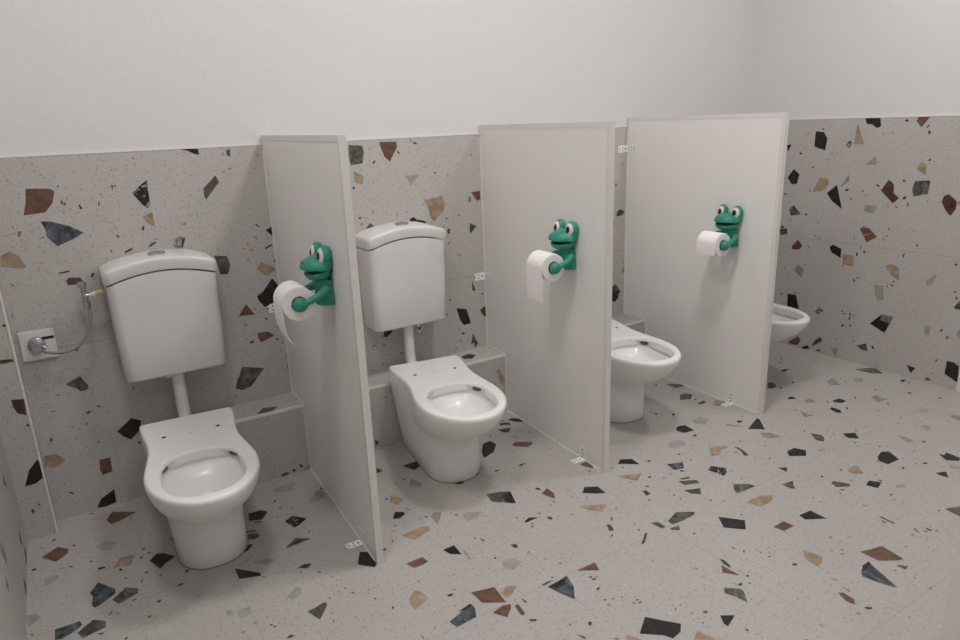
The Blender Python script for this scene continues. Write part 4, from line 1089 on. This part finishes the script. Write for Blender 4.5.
def partition(x, k, D, H, label, wallz, flooroff, toffset, bl=.056, th=.0186):
    ang = math.atan2(k, D)      # slight skew of the board
    r = thing('partition_panel', label, 'partition', (x, 0, 0), ang, 'white partition panels between the toilets')
    Lg = math.hypot(k, D)
    nd, nh = LD + .002, LZ + .002
    bm = bmesh.new()
    prism(bm, [(-.001, nh), (-nd, nh), (-nd, 0), (-Lg, 0), (-Lg, H), (-.001, H)], 0, 0, th)
    link_mesh('board', bm, M['panel'], r)
    bm = bmesh.new(); e = .0012; w = .016
    # U shaped edge strip along the top and the free edge
    prism(bm, [(-.001, H), (-Lg, H), (-Lg, 0.0), (-Lg - e, 0.0), (-Lg - e, H + e), (-.001, H + e)], 0, -e, th + e)
    for x0, x1 in ((-e, 0), (th, th + e)):
        prism(bm, [(-.001, H), (-Lg, H), (-Lg, 0), (-Lg + w, 0), (-Lg + w, H - w), (-.001, H - w)], 0, x0, x1)
    link_mesh('edge_strip', bm, M['edge'], r)
    bm = bmesh.new(); s = .0035   # silicone bead along floor, ledge and wall
    for a, b in (((0, -Lg + .02, 0), (0, -nd, 0)), ((0, -nd, 0), (0, -nd, nh)), ((0, -nd, nh), (0, 0, nh)), ((0, 0, nh), (0, 0, H - .05))):
        tube(bm, [a, b], s, 6)
    link_mesh('sealant_bead', bm, M['trimw'], r)
    bm = bmesh.new(); bracket_mesh(bm, (0, -.0005, wallz), (-.062, 0, 0), (0, -bl, 0), (0, 0, .034))
    link_mesh('wall_bracket', bm, [M['brk'], M['dark']], r)
    bm = bmesh.new(); bracket_mesh(bm, (-.0008, flooroff, .0006), (-.050, 0, 0), (0, 0, .048), (0, .030, 0))
    link_mesh('floor_bracket', bm, [M['brk'], M['dark']], r)
    return r
partition(1.4028, -.0401, .8518, 1.2312, 'white partition panel nearest the left wall, with the leftmost frog holder', .592, -.735, 0)
partition(2.311, -.039, .8352, 1.2352, 'middle one of the three white partition panels, facing the camera', .575, -.725, 0)
partition(3.1573, -.0163, .8552, 1.2406, 'rightmost white partition panel, the one farthest from the camera', 1.08, -.715, 0)

# ---------------------------------------------------------------- toilet pan
RIM = [(0, 0), (0, .07), (0, .128), (.002, .140), (.012, .1455), (.05, .1450), (.11, .1400), (.18, .1325), (.245, .1335), (.32, .1440), (.395, .1530), (.47, .1485), (.537, .1240), (.588, .086), (.617, .042), (.625, 0)]
FOOT = [(0, 0), (0, .06), (0, .096), (.002, .104), (.012, .1090), (.05, .1090), (.10, .1080), (.16, .1065), (.22, .1050), (.27, .1035), (.315, .1000), (.352, .0900), (.380, .0680), (.395, .048), (.403, .024), (.405, 0)]
MIDC = [(0, 0), (0, .065), (0, .117), (.002, .128), (.012, .1330), (.05, .1320), (.11, .1280), (.18, .1225), (.235, .1185), (.29, .1170), (.34, .1130), (.385, .1010), (.425, .081), (.448, .055), (.458, .027), (.460, 0)]
NS = 48
def resample(ctrl, n=NS):
    d = catmull([(a, b, 0) for a, b in ctrl], 6)
    return [d[round(i * (len(d) - 1) / n)] for i in range(n + 1)]
def half_to_ring(h, z, inset=0.):
    pts = [(p.y, -p.x) for p in h] + [(-p.y, -p.x) for p in h[-2:0:-1]]
    if inset:
        n = len(pts); q = []
        for i in range(n):
            a, b = Vector(pts[i - 1]), Vector(pts[(i + 1) % n]); t = (b - a).normalized()
            q.append((pts[i][0] - t.y * -1 * inset * -1, pts[i][1] + t.x * inset * -1) if False else (pts[i][0] + t.y * inset, pts[i][1] - t.x * inset))
        pts = q
    return [Vector((x, y, z)) for x, y in pts]
RH, FH, MH = resample(RIM), resample(FOOT), resample(MIDC)
def blend(A, B, t): return [a.lerp(b, t) for a, b in zip(A, B)]
UH = [a.lerp(b, .85 * (1 - max(0, min(1, (a.x - .16) / .16)))) for a, b in zip(FH, MH)]
PH = .340
def make_pan(label, loc, rz):
    r = thing('toilet', label, 'toilet', loc, rz, 'white floor standing toilet pans')
    sgn = None
    rings = []
    for z, h, ins in ((0, FH, .003), (.004, FH, 0), (.06, blend(FH, UH, .36), 0), (.12, blend(FH, UH, .72), 0), (.165, UH, 0), (.182, blend(UH, MH, .36), 0), (.196, blend(UH, MH, .90), 0),
                      (.208, blend(MH, RH, .18), 0), (.225, blend(MH, RH, .38), 0), (.250, blend(MH, RH, .60), 0), (.278, blend(MH, RH, .80), 0), (.305, blend(MH, RH, .94), 0), (.326, RH, 0), (.334, RH, .0012), (.3382, RH, .004), (PH, RH, .009), (PH, RH, .0105)):
        rings.append(half_to_ring(h, z, ins))
    # opening in the top: wide D with rounded corners
    n = len(rings[0])
    cx, cy = 0, -.452
    def opening(z, grow=0., shift=0., pocket=0.):
        out = []
        for p in rings[-1]:
            a = math.atan2(-(p.y - cy), p.x - cx)     # 0 = +x, 90deg = front
            ca, sa = math.cos(a), math.sin(a)
            if sa >= 0:   # front half
                e = 2.3; rx, ry = .109 + grow, .134 + grow
            else:         # back half, flatter
                e = 2.9; rx, ry = .109 + grow, .152 + grow * .4
            k = (abs(ca / rx) ** e + abs(sa / ry) ** e) ** (-1 / e)
            if pocket and sa < 0: k += pocket * math.exp(-(((math.asin(min(1, -sa)) - math.radians(49)) / .20) ** 4))
            out.append(Vector((cx + ca * k, cy - sa * k + shift, z)))
        return out
    bm = bmesh.new()
    inner = [opening(PH, .0075), opening(PH, .006), opening(PH - .0015, .002), opening(PH - .006, 0), opening(PH - .012, 0), opening(PH - .0125, 0, pocket=.017), opening(PH - .030, -.001, pocket=.017)]
    allr = rings + inner
    fs = loft(bm, allr, True, False)
    # bowl: widens under the rim, then falls to the water
    bowl = [opening(PH - .030, -.001, pocket=.017), opening(PH - .0305, .009, pocket=.008), opening(PH - .038, .010)]
    def shape(z, s, dy): return [Vector((cx + (p.x - cx) * s, cy + dy + (p.y - cy) * s, z)) for p in opening(0)]
    bowl += [shape(PH - .044, 1.02, 0), shape(PH - .052, .95, 0), shape(PH - .064, .87, .003), shape(PH - .080, .70, .006), shape(PH - .092, .50, .012), shape(PH - .100, .32, .018), shape(PH - .112, .21, .024), shape(PH - .15, .15, .03)]
    loft(bm, bowl, False, True)
    bmesh.ops.remove_doubles(bm, verts=bm.verts, dist=1e-5)
    bmesh.ops.recalc_face_normals(bm, faces=bm.faces)
    body = link_mesh('bowl', bm, M['ceramic'], r, True, sharp=80)
    # seat bolt holes
    for s in (-1, 1):
        bm = bmesh.new(); tube(bm, [(s * .080, -.150, PH - .004), (s * .080, -.150, PH + .0004)], [.0068, .0068], 16)
        link_mesh('bolt_hole', bm, M['dark'], r)
    # dark ellipsoids painting the shade of the water outlets in the rim's back corners
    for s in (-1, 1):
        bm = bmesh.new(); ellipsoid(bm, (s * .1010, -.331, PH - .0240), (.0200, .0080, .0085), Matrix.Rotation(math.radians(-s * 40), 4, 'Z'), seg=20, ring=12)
        link_mesh('water_outlet_shade', bm, M['outlet'], r, True, sharp=0)
    # small grey printed signature
    bm = bmesh.new(); z = PH + .0003
    pts = [(-.013, 0), (-.011, .006), (-.008, -.003), (-.005, .003), (-.002, -.002), (.001, .003), (.004, -.001), (.007, .003), (.013, .002)]
    pp = catmull([(a, -.160 + b, z) for a, b in pts], 4)
    for a, b in zip(pp, pp[1:]):
        t = (b - a).normalized(); nn = Vector((-t.y, t.x, 0)) * .0006
        f = bm.faces.new([bm.verts.new(q) for q in (a - nn, b - nn, b + nn, a + nn)])
        f.normal_update()
        if f.normal.z < 0: f.normal_flip()
    link_mesh('maker_mark', bm, M['mark'], r)
    # bead of brown joint round the foot
    bm = bmesh.new(); loft(bm, [half_to_ring(FH, .0, -.0016), half_to_ring(FH, .0022, -.0016), half_to_ring(FH, .0022, .001)], False, False)
    bmesh.ops.recalc_face_normals(bm, faces=bm.faces)
    link_mesh('foot_joint', bm, M['card'], r)
    return r
YP = -LD - .003
TOI = [(.992, 3.8, 'white toilet pan in the leftmost stall, under the cistern with the braided hose'),
       (1.888, 10.0, 'white toilet pan between the left and middle partition panels'),
       (2.730, 9.5, 'white toilet pan half hidden by the middle partition panel'),
       (3.555, 6.5, 'white toilet pan mostly hidden by the rightmost partition panel')]
pan = None
for x, a, lab in TOI:
    rz = math.radians(-a)
    loc = (x, YP - abs(math.sin(rz)) * .146 - (.010 if pan is None else 0), 0)
    pan = make_pan(lab, loc, rz) if pan is None else dup(pan, loc, rz, lab)
    if pan['label'] == TOI[0][2]: pan0 = pan
    pan = pan0

# ---------------------------------------------------------------- cistern
def rrect(hw, y0, y1, r, z, arc=0., n=10, hwref=None):
    """rounded rectangle ring, y0 front (negative), y1 back; z rises by arc towards the middle"""
    out = []
    cs = [(hw - r, y1 - .004, .004, 0), (hw - r, y0 + r, r, 1)]
    pts = []
    def corner(cx, cy, rr, a0):
        for k in range(n + 1):
            a = a0 + k * (PI / 2) / n; pts.append((cx + rr * math.cos(a), cy + rr * math.sin(a)))
    rb = .006
    corner(hw - rb, y1 - rb, rb, 0); 
    m = 14
    pts += [(hw - rb - (2 * (hw - rb)) * i / m, y1) for i in range(1, m)]
    corner(-hw + rb, y1 - rb, rb, PI / 2)
    corner(-hw + r, y0 + r, r, PI)
    pts += [(-hw + r + 2 * (hw - r) * i / m, y0) for i in range(1, m)]
    corner(hw - r, y0 + r, r, 1.5 * PI)
    h = hwref or hw
    return [Vector((x, y, z + arc * (1 - min(1, (x / h) ** 2)))) for x, y in pts]
CZ0, CZ1 = .469, .800
def make_cistern(label, x):
    r = thing('cistern', label, 'cistern', (x, -.001, 0), 0, 'white wall cisterns above the toilets')
    bm = bmesh.new()
    R = [rrect(.148, -.118, 0, .02, CZ0, 0), rrect(.155, -.125, 0, .024, CZ0 + .003), rrect(.158, -.129, 0, .026, CZ0 + .010), rrect(.163, -.135, 0, .028, .62),
         rrect(.164, -.140, 0, .028, .76, .0), rrect(.166, -.142, 0, .028, CZ1 - .010, .030), rrect(.1655, -.1415, 0, .028, CZ1 - .004, .032)]
    loft(bm, R); bmesh.ops.recalc_face_normals(bm, faces=bm.faces)
    link_mesh('tank', bm, M['plasticw'], r, True, sharp=40)
    bm = bmesh.new(); A = .033; H_ = .172
    R = [rrect(.158, -.134, 0, .026, CZ1 - .001, A, hwref=H_), rrect(.169, -.145, 0, .028, CZ1 - .001, A, hwref=H_), rrect(.1705, -.1465, 0, .029, CZ1 + .004, A, hwref=H_), rrect(.172, -.148, 0, .03, CZ1 + .026, A, hwref=H_), rrect(.1715, -.1475, 0, .03, CZ1 + .034, A, hwref=H_),
         rrect(.1697, -.1457, -.001, .03, CZ1 + .0390, A - .001, hwref=H_), rrect(.1662, -.1415, -.002, .03, CZ1 + .0418, A - .002, hwref=H_), rrect(.160, -.134, -.004, .03, CZ1 + .0435, A - .003, hwref=H_), rrect(.142, -.105, -.008, .028, CZ1 + .0475, A - .005, hwref=H_), rrect(.10, -.060, -.02, .015, CZ1 + .0515, A - .006, hwref=H_)]
    loft(bm, R); bmesh.ops.recalc_face_normals(bm, faces=bm.faces)
    lid = link_mesh('lid', bm, M['plasticw'], r, True, sharp=50)
    bm = bmesh.new()
    c = Vector((-.002, -.088, CZ1 + .0500 + A - .0045)); rr = []
    for s, dz in ((1, -.006), (1, .002), (.93, .0035), (.5, .003)):
        rr.append([c + Vector((.027 * s * math.cos(a), .020 * s * math.sin(a), dz + .13 * .020 * s * math.sin(a))) for a in [2 * PI * k / 32 for k in range(32)]])
    loft(bm, rr); bmesh.ops.recalc_face_normals(bm, faces=bm.faces)
    link_mesh('flush_button', bm, M['chrome'], r, True)
    bm = bmesh.new()
    tube(bm, [(0, -.078, CZ0 + .01), (0, -.078, .35), (0, -.080, .315), (0, -.095, .297), (0, -.125, .293), (0, -.156, .293)], .021, 20)
    tube(bm, [(0, -.078, CZ0 + .004), (0, -.078, CZ0 - .008)], .0245, 20)
    link_mesh('flush_pipe', bm, M['plasticw'], r, True, sharp=40)
    return r
c1 = make_cistern('white wall cistern fed by the braided hose, above the leftmost toilet', .998)
c2 = dup(c1, (1.882, -.001, 0), 0, 'white wall cistern partly behind the leftmost partition panel')
c3 = dup(c1, (2.71, -.001, 0), 0, 'white wall cistern hidden behind the middle partition panel')
c4 = dup(c1, (3.53, -.001, 0), 0, 'white wall cistern hidden behind the rightmost partition panel')
# overflow stub under the second cistern, bracket block under the first
bm = bmesh.new(); tube(bm, [(.036, -.10, CZ0 + .003), (.036, -.10, CZ0 - .020)], .0085, 14); ellipsoid(bm, (.036, -.103, CZ0 - .026), (.0125, .0125, .015), seg=18, ring=12)
ov = link_mesh('overflow_stub', bm, M['chrome'], c2, True)
bm = bmesh.new(); ellipsoid(bm, (.033, -.1140, CZ0 - .021), (.0055, .004, .0065), seg=12, ring=8)
link_mesh('stub_hole', bm, M['dark'], ov, True)
bm = bmesh.new(); box(bm, -.040, -.018, -.10, -.075, CZ0 - .014, CZ0 + .003, bev=.003)
link_mesh('mounting_nut', bm, M['plasticw'], c1, True)

# ---------------------------------------------------------------- water connection left of the first cistern
wt = thing('water_connection', 'white square wall plate with chrome stop valve and braided hose left of cistern', 'water connection', (.621, 0, .621))
bm = bmesh.new(); box(bm, -.049, .049, -.009, -.0005, -.049, .049, bev=.003)
plate = link_mesh('wall_plate', bm, M['plasticw'], wt, True)
bm = bmesh.new(); box(bm, .012, .046, -.0098, -.0088, .015, .024)
link_mesh('slot', bm, M['dark'], plate)
bm = bmesh.new()
tube(bm, [(-.004, -.009, .002), (-.004, -.017, .002), (-.004, -.022, .002)], [.026, .024, .014], 28)
tube(bm, [(-.004, -.02, .002), (-.004, -.055, .002)], .011, 20)
tube(bm, [(-.004, -.046, .002), (-.004, -.062, .002), (-.004, -.070, .002)], [.017, .017, .013], 8)
tube(bm, [(.010, -.040, .002), (.022, -.042, -.008)], [.009, .008], 14)
link_mesh('stop_valve', bm, M['chrome'], wt, True, sharp=40)
hose = [(.010, -.045, -.010), (.022, -.052, -.018), (.060, -.066, -.022), (.100, -.074, -.012), (.135, -.078, .022), (.152, -.079, .060), (.157, -.08, .100), (.153, -.08, .125)]
bm = bmesh.new(); tube(bm, catmull(hose, 8), .0052, 12)
link_mesh('braided_hose', bm, M['braid'], wt, True, sharp=0)
bm = bmesh.new()
tube(bm, [(.153, -.08, .112), (.152, -.08, .135)], .0115, 6)
tube(bm, [(.152, -.08, .135), (.150, -.08, .178)], [.0075, .0075], 12)
tube(bm, [(.150, -.08, .178), (.149, -.08, .194)], .0125, 8)
tube(bm, [(.149, -.08, .150), (.163, -.08, .150)], [.008, .008], 12)
link_mesh('angle_valve', bm, M['chrome'], wt, True, sharp=40)
bm = bmesh.new(); tube(bm, [(.160, -.08, .150), (.166, -.08, .150), (.184, -.08, .152)], [.006, .006, .0095], 14)
link_mesh('connector_cone', bm, M['plasticw'], wt, True)
bm = bmesh.new(); tube(bm, [(.182, -.08, .152), (.2085, -.08, .153)], .0105, 6)
link_mesh('brass_nut', bm, M['brass'], wt)

# ---------------------------------------------------------------- frog paper holders
def evaluated(ob):
    dg = bpy.context.evaluated_depsgraph_get(); dg.update()
    me = bpy.data.meshes.new_from_object(ob.evaluated_get(dg)); return me
def frog_mesh():
    # local axes: -X out of the panel, Y sideways, Z up
    bm = bmesh.new()
    # torso: half barrel against the panel
    rings = []
    for z, w, d in ((.000, .037, .038), (.003, .042, .042), (.03, .042, .041), (.055, .038, .040), (.075, .036, .042)):
        ring = []
        for k in range(21):
            a = PI / 2 + PI * k / 20; ring.append(Vector((-0.001 + d * math.cos(a), w * math.sin(a), z)))
        for k in range(1, 8): ring.append(Vector((0.001, -w + 2 * w * k / 8, z)))
        rings.append(ring)
    fs = loft(bm, rings); bmesh.ops.recalc_face_normals(bm, faces=fs)
    # lower jaw, upper head, muzzle, cheeks
    ellipsoid(bm, (-.030, 0, .092), (.037, .050, .022))
    ellipsoid(bm, (-.026, 0, .110), (.034, .058, .034))
    ellipsoid(bm, (-.037, 0, .114), (.041, .050, .028), Matrix.Rotation(math.radians(-8), 4, 'Y'))
    for s in (-1, 1):
        ellipsoid(bm, (-.0135, s * .037, .145), (.0185, .0260, .0300))
        ellipsoid(bm, (-.0135, s * .034, .126), (.0185, .026, .030))
    # arms
    for s in (-1, 1):
        tube(bm, [(-.018, s * .034, .052), (-.028, s * .047, .048), (-.056, s * .060, .036), (-.088, s * .063, .026), (-.103, s * .061, .022)], [.013, .0125, .0105, .0092, .0100], 16)
        ellipsoid(bm, (-.103, s * .058, .022), (.0205, .0185, .0205))
    me = bpy.data.meshes.new('tmp'); bm.to_mesh(me); bm.free()
    o = bpy.data.objects.new('tmp', me); COL.objects.link(o)
    md = o.modifiers.new('r', 'REMESH'); md.mode = 'VOXEL'; md.voxel_size = .0016
    sm = o.modifiers.new('s', 'SMOOTH'); sm.iterations = 4; sm.factor = .5
    # mouth wedge
    cb = bmesh.new()
    prof = [(-.100, .0050), (-.100, -.0170), (-.066, -.0120), (-.030, -.003), (-.018, 0.0005), (-.055, .0025)]
    lo = [cb.verts.new((a, -.07, .1045 + b)) for a, b in prof]; hi = [cb.verts.new((a, .07, .1045 + b)) for a, b in prof]
    fs = [cb.faces.new(lo), cb.faces.new(hi)]
    for i in range(len(prof)): fs.append(cb.faces.new((lo[i], lo[(i + 1) % 6], hi[(i + 1) % 6], hi[i])))
    bmesh.ops.recalc_face_normals(cb, faces=cb.faces)
    cm = bpy.data.meshes.new('cut'); cb.to_mesh(cm); cb.free(); co = bpy.data.objects.new('cut', cm); COL.objects.link(co)
    bo = o.modifiers.new('b', 'BOOLEAN'); bo.operation = 'DIFFERENCE'; bo.object = co; bo.solver = 'EXACT'
    res = evaluated(o)
    bpy.data.objects.remove(o); bpy.data.objects.remove(co)
    res.name = 'frog_body'; res.materials.clear(); res.materials.append(M['green'])
    for p in res.polygons: p.use_smooth = True; p.material_index = 0
    res.set_sharp_from_angle(angle=math.radians(45))
    return res
FM = frog_mesh()
def make_frog(label, loc, rz):
    r = thing('frog_paper_holder', label, 'paper holder', loc, rz, 'green frog toilet paper holders')
    b = bpy.data.objects.new('frog_body', FM); COL.objects.link(b); b.parent = r
    bm = bmesh.new(); ellipsoid(bm, (-.022, 0, .1015), (.038, .050, .0105), seg=24, ring=12)
    link_mesh('mouth', bm, M['black'], r, True, sharp=0)
    for s in (-1, 1):
        # eye: domed oval disc facing outwards
        rot = Matrix.Rotation(math.radians(s * -10), 4, 'Z') @ Matrix.Rotation(math.radians(8), 4, 'Y')
        bm = bmesh.new(); ellipsoid(bm, (-.0265, s * .0385, .1470), (.008, .0195, .0215), rot, seg=28, ring=16)
        e = link_mesh('eye', bm, M['eyew'], r, True, sharp=0)
        bm = bmesh.new(); ellipsoid(bm, (-.0320, s * .0370, .1465), (.0045, .0110, .0125), rot, seg=24, ring=14)
        link_mesh('pupil', bm, M['black'], e, True, sharp=0)
        bm = bmesh.new(); ellipsoid(bm, (-.0712, s * .0095, .1275), (.0022, .0024, .0018), seg=12, ring=8)
        link_mesh('nostril', bm, M['black'], r, True, sharp=0)
    return r
def make_roll(label, loc, rz, tail):
    """axis along local Y, origin on the axis, -X out of the panel"""
    r = thing('toilet_paper_roll', label, 'toilet paper', loc, rz, 'toilet paper rolls on the frog holders')
    bm = bmesh.new(); W = .049; Ro, Ri = .0475, .0225; n = 56
    prof = [(Ri, -W), (Ro - .0015, -W), (Ro, -W + .0015), (Ro, W - .0015), (Ro - .0015, W), (Ri, W)]
    rings = [[Vector((q * math.cos(2 * PI * k / n), y, q * math.sin(2 * PI * k / n))) for k in range(n)] for q, y in prof]
    loft(bm, rings, False, False); bmesh.ops.recalc_face_normals(bm, faces=bm.faces)
    link_mesh('roll', bm, M['paper'], r, True, sharp=40)
    bm = bmesh.new(); prof = [(Ri, -W), (Ri - .0012, -W), (Ri - .0012, W), (Ri, W)]
    rings = [[Vector((q * math.cos(2 * PI * k / n), y, q * math.sin(2 * PI * k / n))) for k in range(n)] for q, y in prof]
    loft(bm, rings, False, False); bmesh.ops.recalc_face_normals(bm, faces=bm.faces)
    link_mesh('core', bm, M['card'], r, True)
    # hanging sheet: wraps over the top of the roll and falls on the outer side
    pts = [(Ro + .0008) * Vector((math.cos(a), 0, math.sin(a))) for a in [math.radians(70 + i * 8) for i in range(14)]]
    pts += [Vector(t) for t in catmull([(a, 0, b) for a, b in tail], 6)]
    bm = bmesh.new(); t = .0007; top = []; bot = []
    for i, p in enumerate(pts):
        d = (pts[min(i + 1, len(pts) - 1)] - pts[max(0, i - 1)]).normalized(); nn = Vector((d.z, 0, -d.x)) * t
        wv = .0012 * math.sin(i * .5)
        top.append((p + nn, wv)); bot.append((p - nn, wv))
    rings = []
    for (a, wv), (b, _) in zip(top, bot):
        rings.append([Vector((a.x, -W + .001 + wv, a.z)), Vector((a.x, 0, a.z)), Vector((a.x, W - .001 + wv, a.z)), Vector((b.x, W - .001 + wv, b.z)), Vector((b.x, 0, b.z)), Vector((b.x, -W + .001 + wv, b.z))])
    loft(bm, rings); bmesh.ops.recalc_face_normals(bm, faces=bm.faces)
    link_mesh('hanging_sheet', bm, M['paper'], r, True, sharp=50)
    return r
PAN = [(1.4028, -.0401, .8518, .762, 'leftmost green frog paper holder, on the partition panel nearest the left wall', 'toilet paper roll held by the leftmost frog, its loose sheet curling inwards',
        [(-.0482, -.012), (-.0485, -.045), (-.045, -.072), (-.037, -.098), (-.026, -.118)], .648),
       (2.311, -.039, .8352,   .730, 'middle green frog paper holder, in the centre of the photo', 'toilet paper roll held by the middle frog, its long sheet hanging straight down',
        [(-.0482, -.012), (-.0488, -.04), (-.0485, -.075), (-.0470, -.098), (-.0445, -.118)], .622),
       (3.1573, -.0163, .8552, .704, 'rightmost green frog paper holder, on the farthest partition panel', 'toilet paper roll held by the rightmost frog, with hardly any loose sheet',
        [(-.0482, -.010), (-.0484, -.022), (-.0475, -.040)], .640)]
fr = None
for x, k, D, z, lab, rlab, tail, _ in PAN:
    rz = math.atan2(k, D); y = -_
    px = x + k * (-y) / D - .0013
    if fr is None: fr0 = fr = make_frog(lab, (px, y, z), rz)
    else: fr = dup(fr0, (px, y, z), rz, lab)
    m = Matrix.Rotation(rz, 4, 'Z') @ Vector((-.103, 0, .022))
    make_roll(rlab, (px + m.x, y + m.y, z + m.z), rz, tail)

# ---------------------------------------------------------------- ceiling lights
LC = (1.0, .968, .95)
def ceil_light(x, y, power, label, size=.34):
    r = thing('ceiling_light', label, 'ceiling light', (x, y, CEIL), 0, 'round ceiling lights')
    bm = bmesh.new(); tube(bm, [(0, 0, 0), (0, 0, -.018)], [size / 2 + .015] * 2, 40)
    link_mesh('housing', bm, M['trimw'], r)
    l = bpy.data.lights.new('lamp', 'AREA'); l.shape = 'DISK'; l.size = size; l.energy = power; l.color = LC
    o = bpy.data.objects.new('lamp', l); COL.objects.link(o); o.parent = r; o.location = (0, 0, -.022)
for x, y, p, lab in LIGHTS: ceil_light(x, y, p, lab)

w = bpy.data.worlds.new('world'); scn.world = w; w.use_nodes = True
w.node_tree.nodes['Background'].inputs[0].default_value = (.8, .8, .82, 1)
w.node_tree.nodes['Background'].inputs[1].default_value = .05

# ---------------------------------------------------------------- camera
cx, cy, cz, yaw, pitch, roll, f = CAM
fw = Vector((-math.sin(yaw) * math.cos(pitch), math.cos(yaw) * math.cos(pitch), -math.sin(pitch)))
rt = Vector((math.cos(yaw), math.sin(yaw), 0)); up = rt.cross(fw)
r2 = rt * math.cos(roll) + up * math.sin(roll); u2 = -rt * math.sin(roll) + up * math.cos(roll)
cam = bpy.data.cameras.new('camera'); co = bpy.data.objects.new('camera', cam); COL.objects.link(co)
mw = Matrix((( r2.x, u2.x, -fw.x, cx), (r2.y, u2.y, -fw.y, cy), (r2.z, u2.z, -fw.z, cz), (0, 0, 0, 1)))
co.matrix_world = mw
cam.sensor_width = 36; cam.lens = f * 36 / 960; cam.clip_start = .01
scn.camera = co
scn.view_settings.view_transform = 'Standard'; scn.view_settings.look = 'None'
scn.view_settings.gamma = 1; scn.view_settings.exposure = EXPO; scn.view_settings.use_curve_mapping = False
